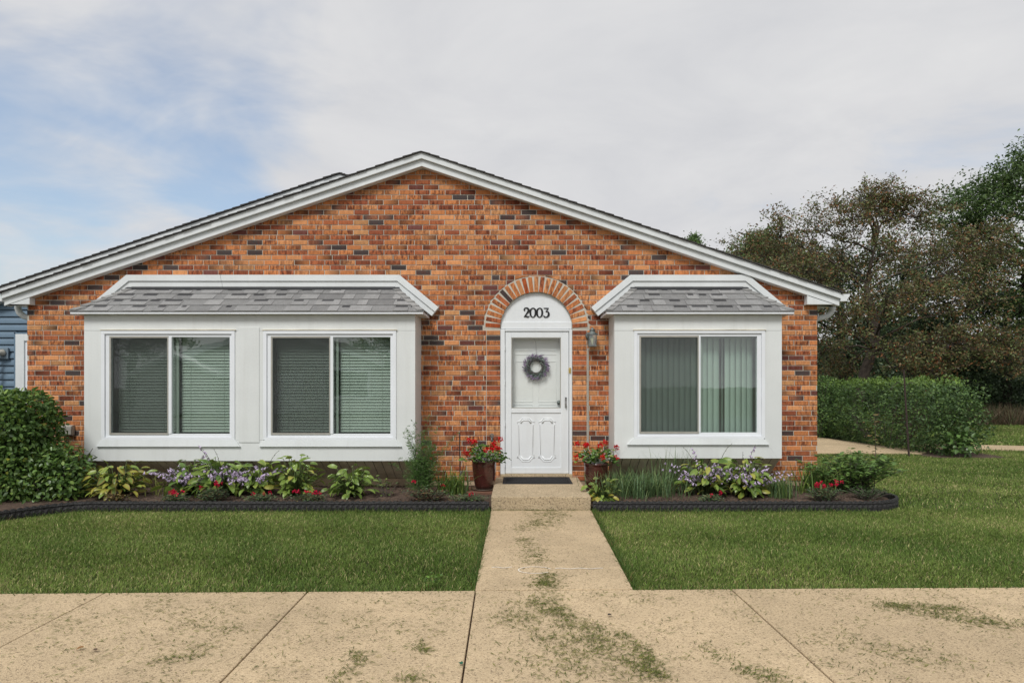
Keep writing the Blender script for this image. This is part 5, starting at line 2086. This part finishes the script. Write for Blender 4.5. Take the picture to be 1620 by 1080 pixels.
# leaning rusty post with a crossbar of twigs
px_, py_ = PX(1438, 3.95), 3.95
e = empty('rusty_post', (px_, py_, 0), 'thin leaning rusty post with bare crossing wires before the hedge', 'post')
MB().tube([(0, 0, -0.02), (-0.05, 0, 0.8), (-0.11, 0, 1.78)], [0.019, 0.018, 0.015], 8).build('shaft', 'rust', e)
m = MB()
m.tube([(-0.10, -0.01, 1.46), (-0.25, -0.03, 1.52), (-0.36, -0.02, 1.42), (-0.38, 0, 1.36)], 0.006, 6)
m.tube([(-0.10, -0.01, 1.44), (0.02, -0.03, 1.52), (0.10, -0.02, 1.50)], 0.006, 6)
m.tube([(-0.10, 0, 1.55), (-0.20, 0.01, 1.60), (-0.28, 0.01, 1.57)], 0.004, 6)
m.build('wires', 'rust', e)


def tree(name, label, base, trunk, lumps, nleaf, L, pal, wts=None, twigs=9, bark='bark_dark', wr=0.5, fill=0.0, group=None, tw_r=0.012, attach=0.5, up=0.5, limb_r=0.06, cat='tree', berries=0, sp0=0.10, sp1=0.16):
    """tapered trunk, limbs reaching to clumps, twigs through each clump, leaves along the twigs"""
    e = empty(name, (base[0], base[1], 0), label, cat, group)
    tb = MB()
    T = [Vector(t[:3]) for t in trunk]
    tb.tube(T, [t[3] for t in trunk], 10)
    tb.build('trunk', bark, e, smooth=True)
    lb = MB()
    P, A = [], []
    for (cx, cy, cz, rx, rz) in lumps:
        c = Vector((cx, cy, cz))
        # limb leaves the trunk below the clump
        zc = max(T[0].z + attach * (T[-1].z - T[0].z), min(cz - 0.5 * math.hypot(cx - T[-1].x, cy - T[-1].y), T[-1].z))
        s = T[-1]
        for a, b in zip(T[:-1], T[1:]):
            if a.z <= zc <= b.z:
                s = a.lerp(b, (zc - a.z) / max(b.z - a.z, 1e-4))
        mid = s.lerp(c, 0.5) + Vector((random.gauss(0, 0.25), random.gauss(0, 0.25), 0.15 + random.gauss(0, 0.15)))
        q1 = s.lerp(mid, 0.5) + Vector((random.gauss(0, 0.08), random.gauss(0, 0.08), random.gauss(0.08, 0.06)))
        q3 = mid.lerp(c, 0.5) + Vector((random.gauss(0, 0.12), random.gauss(0, 0.12), random.gauss(0, 0.08)))
        lb.tube([s, q1, mid, q3, c], [limb_r, limb_r * 0.8, limb_r * 0.6, limb_r * 0.42, limb_r * 0.25], 7)
        for k in range(twigs):
            d = Vector(rand_dirs(1, up)[0])
            st = [mid, q3, c, c, c][random.randrange(5)]
            tip = c + Vector((d.x * rx, d.y * rx, d.z * rz)) * random.choice((random.uniform(0.5, 1.0), random.uniform(0.7, 1.15), random.uniform(0.9, 1.45)))
            m2 = st.lerp(tip, 0.5) + Vector((random.gauss(0, 0.12), random.gauss(0, 0.12), random.gauss(0.05, 0.1)))
            lb.tube([st, m2, tip], [tw_r, tw_r * 0.7, tw_r * 0.25], 5)
            for q in range(nleaf // twigs):
                t = 0.25 + 0.85 * random.random() ** 0.8
                p = st.lerp(m2, t * 2) if t < 0.5 else m2.lerp(tip, t * 2 - 1)
                sp = sp0 + sp1 * random.random()
                P.append((p.x + random.gauss(0, sp), p.y + random.gauss(0, sp), p.z + random.gauss(0, sp * 0.8)))
                A.append((d.x * 0.5 + random.gauss(0, 0.7), d.y * 0.5 + random.gauss(0, 0.7), random.gauss(-0.1, 0.6)))
        if fill:
            nf = int(nleaf * fill)
            dd = rand_dirs(nf) * (rng.random((nf, 1)) ** 0.45)
            pp = np.array([cx, cy, cz]) + dd * np.array([rx, rx, rz])
            P.extend(map(tuple, pp))
            A.extend(map(tuple, rng.normal(size=(nf, 3))))
    lb.build('limbs', bark, e, smooth=True)
    P, A = np.array(P), np.array(A)
    n = len(P)
    scatter('crown', P, A, rand_dirs(n, 0.9), rng.uniform(0.65, 1.25, n) * L, rng.uniform(0.8, 1.2, n) * L * wr, pick_cols(n, pal, wts, 0.2), 'leaf', e, 'small')
    if berries:
        sel = P[rng.choice(n, berries)]
        b = MB()
        b.col = (0.30, 0.05, 0.02, 1)
        for p in sel:
            b.lathe([(0.004, -0.018), (0.02, 0.0), (0.004, 0.018)], tuple(p), 6)
        tag(b.build('crab_apples', 'petal', e), kind='stuff')
    return e


def TP(px, py, Y, bx, by):
    return (PX(px, Y) - bx, Y - by, PZ(py, Y))


# crab apple behind the hedge
BXc, BYc = PX(1352, 11.5), 11.5
CRAB = [(0.154, 0.133, 0.06), (0.204, 0.129, 0.06), (0.13, 0.158, 0.06), (0.286, 0.125, 0.052), (0.154, 0.197, 0.066), (0.105, 0.086, 0.049)]
lum = []
for (px, py, dY, rx, rz) in ((1180, 400, 0.5, 1.0, 0.7), (1235, 375, -0.5, 1.1, 0.8), (1290, 365, 0.8, 1.1, 0.9), (1345, 345, -0.6, 1.0, 0.9), (1395, 325, 0.3, 1.0, 0.75), (1375, 312, 0.2, 0.9, 0.4), (1450, 345, -0.4, 1.1, 0.8),
                             (1430, 322, -0.3, 0.8, 0.45), (1215, 440, -1.4, 1.1, 0.8), (1275, 430, -1.5, 1.2, 0.9), (1340, 420, 1.2, 1.2, 0.9), (1410, 400, -1.4, 1.2, 0.9), (1470, 400, 0.9, 1.2, 0.9), (1530, 390, -0.6, 1.2, 0.8),
                             (1585, 400, -0.5, 1.0, 0.7), (1330, 500, -1.8, 1.1, 0.8), (1400, 470, -2.0, 1.2, 0.8), (1470, 470, -1.8, 1.2, 0.9), (1540, 470, -1.2, 1.2, 0.9), (1300, 560, 0.6, 1.0, 0.9), (1440, 550, -2.0, 1.1, 0.8),
                             (1510, 545, -1.7, 1.2, 0.8), (1575, 540, -1.4, 1.1, 0.8), (1600, 560, -2.2, 0.9, 0.6), (1480, 590, -1.4, 1.0, 0.6), (1250, 400, 1.4, 1.1, 0.8), (1500, 430, 1.6, 1.2, 0.9), (1330, 600, 1.4, 1.0, 0.6)):
    x, y, z = TP(px, py, BYc + dY, BXc, BYc)
    lum.append((x, y, z, rx, rz))
tr = [(0, 0, -0.1, 0.24), (0.08, 0, 0.9, 0.20), (0.34, 0, 1.9, 0.17), (0.66, 0, 2.75, 0.15), (0.70, 0, 3.5, 0.135), (0.55, 0, 4.1, 0.12), (0.40, 0.05, 4.7, 0.085), (0.55, 0.05, 5.4, 0.055), (0.75, 0, 6.4, 0.02)]
tree('crab_apple_tree', 'spreading crab apple tree with sparse brownish-red leaves behind the hedge', (BXc, BYc), tr, lum, 1750, 0.10, CRAB, [4, 3, 4, 1.5, 4, 2], twigs=30, bark='bark', wr=0.45, tw_r=0.010, attach=0.42, limb_r=0.042, up=0.25, berries=260, sp0=0.04, sp1=0.12)

# big green tree at the frame's edge
GREEN = [(0.095, 0.165, 0.050), (0.125, 0.205, 0.060), (0.07, 0.13, 0.042), (0.16, 0.24, 0.065)]
DARK = [(0.058, 0.092, 0.046), (0.075, 0.118, 0.052), (0.042, 0.072, 0.036), (0.095, 0.14, 0.058)]


def crowd(bx, by, items, jitter=0.0):
    out = []
    for (px, py, dY, rx, rz) in items:
        x, y, z = TP(px, py, by + dY, bx, by)
        out.append((x, y, z, rx, rz))
    return out


bY = 17.5
bX = PX(1640, bY)
lm = crowd(bX, bY, ((1510, 350, 0, 1.4, 1.0), (1550, 318, 0.5, 1.4, 1.0), (1595, 288, -0.5, 1.4, 1.0), (1640, 262, 0, 1.6, 1.2), (1700, 245, 0.5, 1.8, 1.4), (1525, 390, 1.0, 1.5, 1.2), (1580, 350, -1.0, 1.7, 1.3), (1640, 310, -1.0, 1.8, 1.5), (1720, 300, -0.5, 2.0, 1.7),
                    (1560, 440, 1.0, 1.6, 1.3), (1615, 420, -1.2, 1.8, 1.4), (1690, 400, -1.5, 2.0, 1.6), (1780, 340, 0, 2.0, 1.8), (1600, 500, 0.5, 1.8, 1.3), (1680, 500, -1.0, 2.0, 1.4)))
tree('leafy_tree', 'tall green leafy tree rising at the picture edge beyond the crab apple', (bX, bY), [(0, 0, -0.1, 0.38), (0.05, 0, 2, 0.32), (0, 0.1, 5, 0.26), (0.1, 0, 8, 0.17), (0.2, 0, 10.5, 0.08)], lm, 1500, 0.135, [tuple(0.78 * v_ for v_ in c_) for c_ in GREEN], [4, 4, 3, 2], twigs=12, wr=0.55, fill=0.45, limb_r=0.12, tw_r=0.02)

# dark trees closing the view
for i_, (tx, Y, lab, items) in enumerate((
        (1330, 21.0, 'dark tree behind the crab apple nearest the brick corner', ((1240, 420, 0, 1.7, 1.2), (1300, 440, 0.6, 1.8, 1.4), (1360, 420, -0.5, 1.8, 1.4), (1270, 500, 0, 1.9, 1.5), (1340, 510, -0.8, 2.0, 1.5), (1400, 500, 0, 1.9, 1.5), (1300, 580, 0, 2.0, 1.4), (1370, 590, -0.6, 2.0, 1.4), (1290, 640, 0, 1.7, 1.0), (1380, 650, 0, 1.8, 1.0))),
        (1460, 22.5, 'dark dense tree directly behind the hedge end', ((1420, 460, 0, 1.9, 1.5), (1480, 440, 0.5, 1.9, 1.5), (1530, 470, -0.5, 1.9, 1.5), (1440, 540, 0, 2.1, 1.6), (1500, 540, -0.8, 2.1, 1.6), (1470, 610, 0, 2.1, 1.4), (1530, 600, -0.5, 2.1, 1.5), (1430, 640, 0, 1.8, 1.0), (1510, 650, 0, 1.8, 1.0))),
        (1590, 21.5, 'dark low-hanging tree above the dry brush', ((1560, 500, 0, 2.0, 1.5), (1620, 490, 0.5, 2.1, 1.6), (1680, 470, -0.5, 2.1, 1.6), (1570, 570, -0.5, 2.1, 1.5), (1640, 570, 0, 2.1, 1.5), (1590, 625, 0, 1.9, 1.1), (1660, 630, 0, 1.9, 1.1), (1730, 550, 0, 2.2, 1.7))),
        (1225, 26.0, 'green treetop showing just above the roof slope', ((1195, 395, 0, 1.6, 1.1), (1225, 405, 0.5, 1.8, 1.2), (1170, 420, 0, 1.6, 1.1), (1250, 440, 0, 1.8, 1.4), (1200, 460, 0, 1.8, 1.4), (1230, 520, 0, 2.0, 1.6))),
        (1090, 30.0, 'distant tree whose tip peeks over the brick house roof', ((1095, 388, 0, 0.6, 0.5), (1085, 420, 0, 1.2, 0.9), (1105, 440, 0, 1.4, 1.0), (1070, 480, 0, 1.6, 1.2))))):
    bX = PX(tx, Y)
    lm = crowd(bX, Y, items)
    top = max(q[2] for q in lm)
    pal = DARK if i_ < 3 else GREEN
    tree('dark_tree' if i_ < 3 else 'distant_tree', lab, (bX, Y), [(0, 0, -0.1, 0.30), (0.05, 0, top * 0.35, 0.24), (0.0, 0.05, top * 0.7, 0.14), (0.05, 0, top, 0.05)], lm, 1500, 0.155, pal, [4, 4, 3, 2], twigs=8, wr=0.6, fill=0.9, limb_r=0.10, tw_r=0.02, group='trees closing the view beyond the garden')
# more wood far behind, so no bare horizon shows between the trunks: an uncountable mass
nW = 60000
xw = rng.uniform(2, 60, nW)
yw = 27 + rng.random(nW) * 9 + 0.03 * (xw - 10)
top = 4.2 + 1.6 * np.sin(xw * 0.55) + 0.8 * np.sin(xw * 1.7 + 1)
zw = rng.random(nW) ** 0.8 * top
Pw = np.stack([xw, yw, zw], 1)
o = scatter('distant_woods', Pw, rng.normal(size=(nW, 3)), rand_dirs(nW, 0.6), rng.uniform(0.25, 0.5, nW), rng.uniform(0.2, 0.35, nW), pick_cols(nW, DARK), 'leaf', None, 'small')
tag(o, 'dark band of woods far behind the garden', 'woods', kind='stuff')
# dry brush at the wood's edge
nB = 5000
xb = rng.uniform(14.5, 24, nB)
yb = rng.uniform(13.4, 15.5, nB)
Pb = np.stack([xb, yb, np.zeros(nB)], 1)
Ab = rng.normal(size=(nB, 3)) * 0.4
Ab[:, 2] = 1
o = scatter('dry_brush', Pb, Ab, rand_dirs(nB), rng.uniform(0.3, 0.9, nB), np.full(nB, 0.02), pick_cols(nB, [(0.14, 0.10, 0.06), (0.10, 0.07, 0.045), (0.08, 0.09, 0.04)]), 'blade', None, 'blade')
tag(o, 'dry brown brush at the edge of the woods', 'brush', kind='stuff')

# ================================================================== ACROSS THE ROAD (seen only mirrored in the panes)
fh = empty('facing_house', (-13.0, -24.5, 0), 'pale sided house across the road, mirrored in the window glass', 'house')
fy = -24.5
m = MB()
m.prism([(-5.5, 0), (5.5, 0), (5.5, 2.7), (0, 4.5), (-5.5, 2.7)], -0.2, 0.0)
m.build('gable_wall', 'siding_pale', fh)
m = MB()
m.box(-5.5, 5.5, -8, -0.21, 0, 2.7)
m.build('body', 'siding_pale', fh)
for s in (-1, 1):
    m = MB()
    p = [(0, 4.72), (s * 6.0, 2.76), (s * 6.0, 2.56), (0, 4.52)]
    m.prism(p if s < 0 else p[::-1], -8.2, 0.25)
    m.build('roof', 'roof_dark', fh)
    m = MB()
    p = [(0, 4.70), (s * 6.0, 2.74), (s * 6.0, 2.46), (0, 4.42)]
    m.prism(p if s < 0 else p[::-1], 0.26, 0.29)
    m.build('rake_board', 'trim', fh)
MB().box(-1.9, 1.6, 0.01, 0.05, 0.02, 2.15).build('garage_door', 'vinyl', fh)
wf_ = MB().box(2.6, 5.2, 0.01, 0.05, 0.7, 2.4).build('window', 'vinyl', fh)
MB().box(2.8, 5.0, 0.051, 0.06, 0.9, 2.2).build('pane', 'flashing', wf_)
m = MB()
m.prism([(-6.4, 0), (-2.4, 0), (-2.4, 2.0), (-4.4, 2.9), (-6.4, 2.0)][::-1], 0.06, 1.6)
m.build('porch', 'siding_pale', fh)
for s in (-1, 1):
    p = [(-4.4, 3.10), (-4.4 + s * 2.3, 2.05), (-4.4 + s * 2.3, 1.85), (-4.4, 2.90)]
    MB().prism(p if s < 0 else p[::-1], 0.06, 1.8).build('porch_roof', 'trim', fh)
for (x, y, lab) in ((-23.5, -29.0, 'broad tree across the road beside the pale house, mirrored in the glass'), (-8.5, -36, 'tree behind the pale house across the road, mirrored in the glass')):
    tree('street_tree', lab, (x, y), [(0, 0, -0.1, 0.3), (0, 0, 2.5, 0.22), (0.1, 0, 6, 0.1)], [(random.gauss(0, 1.8), random.gauss(0, 1.5), random.uniform(3.5, 8), 1.6, 1.3) for k in range(12)], 700, 0.2, GREEN, None, twigs=6, fill=0.5, wr=0.6, limb_r=0.1, tw_r=0.02)

# ================================================================== GRASS
def in_right_bed(x, y):
    lim = np.where(x < 4.05, -1.51, -1.02 - 0.48 * np.sqrt(np.clip(1 - ((x - 4.05) / 0.63) ** 2, 0, 1)))
    return (x > 0.86) & (x < 4.68) & (y > lim) & (y < 0.45)


def lawn_ok(x, y):
    ok = y > drive_edge(x) + 0.006
    ok &= ~((x > -0.305) & (x < 0.875) & (y < 0.02))
    el = np.array([edge_left(v_) for v_ in np.clip(x, -9.5, 0)])
    ok &= ~((x < -0.3) & (y > el - 0.018))
    ok &= ~((x > -0.3) & (x < 4.25) & (y > -1.52))
    ok &= ~in_right_bed(x, y)
    ok &= ~((x > 4.55) & (x < 8.95) & (y > 4.36) & (y < 9))
    hx = (x - 9.25) / 0.75
    hy = (y - 6.6) / 2.95
    ok &= ~((hx ** 2 < 1) & (hy ** 2 < 1))
    py0 = 5.6 - (x - 9.0) * 3.0 / 11.0
    ok &= ~((x > 8.9) & (y > py0 + 0.02) & (y < py0 + 1.25))
    return ok


def grass(name, x0, x1, y0, y1, dens, L, W, label):
    n = int((x1 - x0) * (y1 - y0) * dens)
    x = rng.uniform(x0, x1, n)
    y = rng.uniform(y0, y1, n)
    dep = y - CAM_Y
    ok = lawn_ok(x, y) & (np.abs(x) < 0.92 * dep + 1.6)
    x, y = x[ok], y[ok]
    n = len(x)
    z = np.full(n, -0.03)
    # broad patches: thinner, yellower turf here and there; mowing lanes lean the blades to and fro
    pn = (np.sin(x * 1.3 + 0.7 * np.sin(y * 2.1)) + np.sin(y * 2.3 + 1.1 * np.sin(x * 0.9 + 2)) + 0.8 * np.sin(x * 4.1 + y * 3.3)) / 2.8
    pn = 1.25 * pn + 0.35 * np.sin(x * 9.1 + 3 * np.sin(y * 6.3)) * np.sin(y * 8.7 + x * 2.2) + rng.normal(size=n) * 0.40
    lane = np.tanh(1.6 * np.sin((y + 0.05 * x + 0.05 * np.sin(x * 1.9)) * 2 * math.pi / 1.15 + 0.5 * np.sin(x * 0.8 + 1)) + rng.normal(size=n) * 0.8)
    ax = rng.normal(size=(n, 3)) * 0.42
    ax[:, 2] = 1.0
    ax[:, 1] += lane * 0.34
    ax[:, 0] += 0.10
    g1, g2, g3 = np.array((0.095, 0.155, 0.030)), np.array((0.190, 0.255, 0.060)), np.array((0.40, 0.35, 0.17))
    t = np.clip(0.5 + 0.45 * pn, 0, 1)[:, None]
    col = g1 * (1 - t) + g2 * t
    dry = rng.random(n) < 0.08 + 0.16 * (pn > 0.7)
    col[dry] = g3
    col *= (1 + rng.normal(size=(n, 1)) * 0.32).clip(0.35, 1.9)
    l = L * rng.uniform(0.55, 1.2, n) * (1 - 0.12 * pn.clip(-1, 1))
    o = scatter(name, np.stack([x, y, z], 1), ax, rand_dirs(n), l, W * rng.uniform(0.7, 1.3, n), col, 'blade', None, 'blade', tipcol=col * 1.25)
    tag(o, label, 'grass', kind='stuff')


grass('lawn_grass', -8.5, 8.5, -4.45, -1.35, 12500, 0.037, 0.0048, 'mown green grass of the front lawn either side of the walk')
grass('lawn_grass', 3.8, 13.0, -1.35, 5.0, 3300, 0.042, 0.0080, 'mown green grass beside the house as far as the patio')
grass('lawn_grass', 8.0, 26.0, 5.0, 14.5, 700, 0.065, 0.016, 'mown green grass beyond the hedge and the far path')
# longer tufts left standing along the edges
n = 9000
side = rng.random(n)
xe = rng.uniform(-8, 8, n)
ye = np.array([drive_edge(v_) for v_ in xe]) + rng.normal(0.004, 0.018, n)
k1 = side > 0.55
ye[k1] = np.where(xe[k1] < -0.32, np.array([edge_left(v_) for v_ in np.clip(xe[k1], -9, 0)]) - 0.02 - np.abs(rng.normal(0, 0.03, k1.sum())), -1.525 - np.abs(rng.normal(0, 0.03, k1.sum())))
k2 = side < 0.22
sgn = rng.random(k2.sum()) < 0.5
ye[k2] = rng.uniform(-4.2, -1.55, k2.sum())
xe[k2] = np.where(sgn, -0.305 - np.abs(rng.normal(0, 0.02, k2.sum())), 0.87 - 0.012 * (-1.5 - ye[k2]) + np.abs(rng.normal(0, 0.02, k2.sum())))
ok = ~((xe > -0.3) & (xe < 0.83)) & ~((xe > 4.1) & (ye > -1.7))
xe, ye = xe[ok], ye[ok]
n = len(xe)
ax = rng.normal(size=(n, 3)) * 0.5
ax[:, 2] = 0.9
c = pick_cols(n, [(0.07, 0.13, 0.026), (0.10, 0.16, 0.035), (0.20, 0.16, 0.06)], [5, 4, 1])
o = scatter('edge_grass', np.stack([xe, ye, np.full(n, -0.03)], 1), ax, rand_dirs(n), rng.uniform(0.045, 0.095, n), rng.uniform(0.004, 0.007, n), c, 'blade', None, 'blade')
tag(o, 'longer untrimmed grass along slabs and edging', 'grass', kind='stuff')

# ---------------- grass clippings on the concrete
def clump_mask(x, y):
    f = 0.5 + 0.5 * np.sin(x * 7.3 + 2.1 * np.sin(y * 5.1 + x)) * np.sin(y * 9.7 + 1.7 * np.sin(x * 4.3))
    return f


pts = []
# loose scatter everywhere
n = 34000
x = rng.uniform(-5.5, 5.5, n)
y = rng.uniform(-6.2, -4.25, n)
keep = (rng.random(n) < clump_mask(x, y) ** 1.7 * 0.8) & (y < np.array([drive_edge(v_) for v_ in x]) - 0.01)
pts.append(np.stack([x[keep], y[keep]], 1))


def streak(path, w, n):
    P = [Vector(p) for p in path]
    out = []
    for k in range(n):
        t = random.random() * (len(P) - 1)
        i_ = min(int(t), len(P) - 2)
        p = P[i_].lerp(P[i_ + 1], t - i_)
        q = (p.x + random.gauss(0, w), p.y + random.gauss(0, w * 0.6))
        if random.random() < 0.25 + 0.75 * clump_mask(np.array(q[0] * 2.3), np.array(q[1] * 2.3)) ** 1.5:
            out.append(q)
    pts.append(np.array(out))


def GP(px, py):
    """ground point under a pixel of the photograph (the pavement lies at z = 0)"""
    d = CAM_Z * F / (py - 610)
    return ((px - 818) * d / F, CAM_Y + d)


for path, w, n in (
        ([(868, 808), (862, 822), (836, 838)], 0.13, 3600), ([(826, 850), (842, 872), (848, 894)], 0.055, 1500), ([(866, 908), (858, 922), (862, 930)], 0.06, 1500), ([(780, 807), (930, 807)], 0.02, 1200), ([(820, 840), (880, 925)], 0.22, 500),
        ([(868, 940), (830, 960), (810, 985)], 0.09, 1300), ([(862, 955), (900, 985), (960, 1020), (1040, 1078)], 0.06, 2600), ([(850, 975), (900, 1030), (930, 1075)], 0.14, 2400), ([(980, 1000), (1050, 1079)], 0.035, 1200),
        ([(1105, 1020), (1180, 1060), (1240, 1079)], 0.05, 800), ([(1390, 955), (1450, 965), (1530, 980), (1610, 990)], 0.10, 2600), ([(1400, 960), (1520, 962)], 0.06, 900), ([(1330, 1010), (1480, 1050)], 0.12, 700),
        ([(570, 1030), (555, 1060), (520, 1078)], 0.035, 700), ([(665, 1015), (668, 1035)], 0.03, 200), ([(640, 1072), (650, 1079)], 0.04, 250), ([(220, 1050), (300, 1040), (330, 1020)], 0.05, 600), ([(300, 985), (370, 1000)], 0.08, 500),
        ([(200, 960), (350, 975)], 0.14, 400), ([(10, 975), (120, 985)], 0.12, 250), ([(930, 940), (1050, 950)], 0.1, 300), ([(480, 970), (640, 1010)], 0.16, 500)):
    streak([GP(*p) for p in path], w, n)
XY = np.concatenate(pts)
okc = (XY[:, 1] < np.array([drive_edge(v_) for v_ in XY[:, 0]]) - 0.004) | ((XY[:, 0] > -0.28) & (XY[:, 0] < 0.82) & (XY[:, 1] < -1.51))
XY = XY[okc]
XY = XY[rng.random(len(XY)) < 0.62]
n = len(XY)
a = rng.normal(0.3, 1.0, n)
ax = np.stack([np.cos(a), np.sin(a), np.abs(rng.normal(0, 0.06, n))], 1)
nr = rng.normal(size=(n, 3)) * 0.25
nr[:, 2] = 1
z = 0.0035 + rng.uniform(0, 0.003, n)
c = pick_cols(n, [(0.13, 0.15, 0.034), (0.18, 0.195, 0.045), (0.085, 0.11, 0.026), (0.27, 0.24, 0.08)], [4, 4, 4, 1])
o = scatter('grass_clippings', np.stack([XY[:, 0], XY[:, 1], z], 1), ax, nr, rng.uniform(0.018, 0.056, n), rng.uniform(0.0030, 0.0052, n), c, 'blade', None, 'small')
tag(o, 'mown grass clippings strewn in streaks on the concrete', 'clippings', kind='stuff')

# a few fallen leaves on the pavement
for (px, py, col, lab) in ((730, 1054, (0.02, 0.14, 0.08), 'green leaf lying on the slab joint before the walk'), (152, 1032, (0.09, 0.05, 0.025), 'curled brown leaf on the slab at the far left'),
                           (963, 976, (0.05, 0.035, 0.025), 'small dark dead leaf on the slab right of the walk'), (132, 1027, (0.30, 0.14, 0.04), 'tiny orange leaf beside the curled brown one')):
    x, y = GP(px, py)
    me = leaf_mesh('fallen_leaf', 0.034, 0.024, (col, col), 0.2, True, 0.5)
    o = inst('fallen_leaf', me, None, (x, y, 0.014), Matrix.Rotation(random.uniform(0, 6), 3, 'Z'))
    tag(o, lab, 'leaf', 'fallen leaves on the pavement')
# weeds at the lawn corner
for (px, py, lab) in ((686, 925, 'small bright weed at the lawn corner nearest the walk'),):
    x, y = GP(px, py + 8)
    e = empty('weed', (x, y + 0.05, -0.02), lab, 'weed')
    nq = 34
    b = rng.uniform(0, 2 * math.pi, nq)
    scatter('leaves', np.stack([rng.normal(0, 0.03, nq), rng.normal(0, 0.02, nq), rng.uniform(0.05, 0.12, nq)], 1), np.stack([np.cos(b), np.sin(b), rng.uniform(-0.2, 0.5, nq)], 1), rand_dirs(nq, 1.5), rng.uniform(0.02, 0.045, nq), rng.uniform(0.015, 0.03, nq), pick_cols(nq, [(0.12, 0.22, 0.04), (0.09, 0.17, 0.035)]), 'leaf', e)
# bark chips and litter on the bed soil
n = 9000
x = np.concatenate([rng.uniform(-6.6, -0.34, n), rng.uniform(0.9, 4.5, n // 2)])
y = rng.uniform(-1.46, -0.05, len(x))
ax = rng.normal(size=(len(x), 3))
ax[:, 2] *= 0.35
o = scatter('bark_mulch', np.stack([x, y, SOIL - 0.012 + rng.uniform(0, 0.02, len(x))], 1), ax, rand_dirs(len(x), 1.0), rng.uniform(0.012, 0.04, len(x)), rng.uniform(0.006, 0.014, len(x)),
            pick_cols(len(x), [(0.075, 0.048, 0.034), (0.045, 0.03, 0.022), (0.12, 0.085, 0.06), (0.03, 0.022, 0.018)], [4, 4, 1, 3]), 'leaf', None, 'small')
tag(o, 'dark bark mulch chips covering the planting beds', 'mulch', kind='stuff')
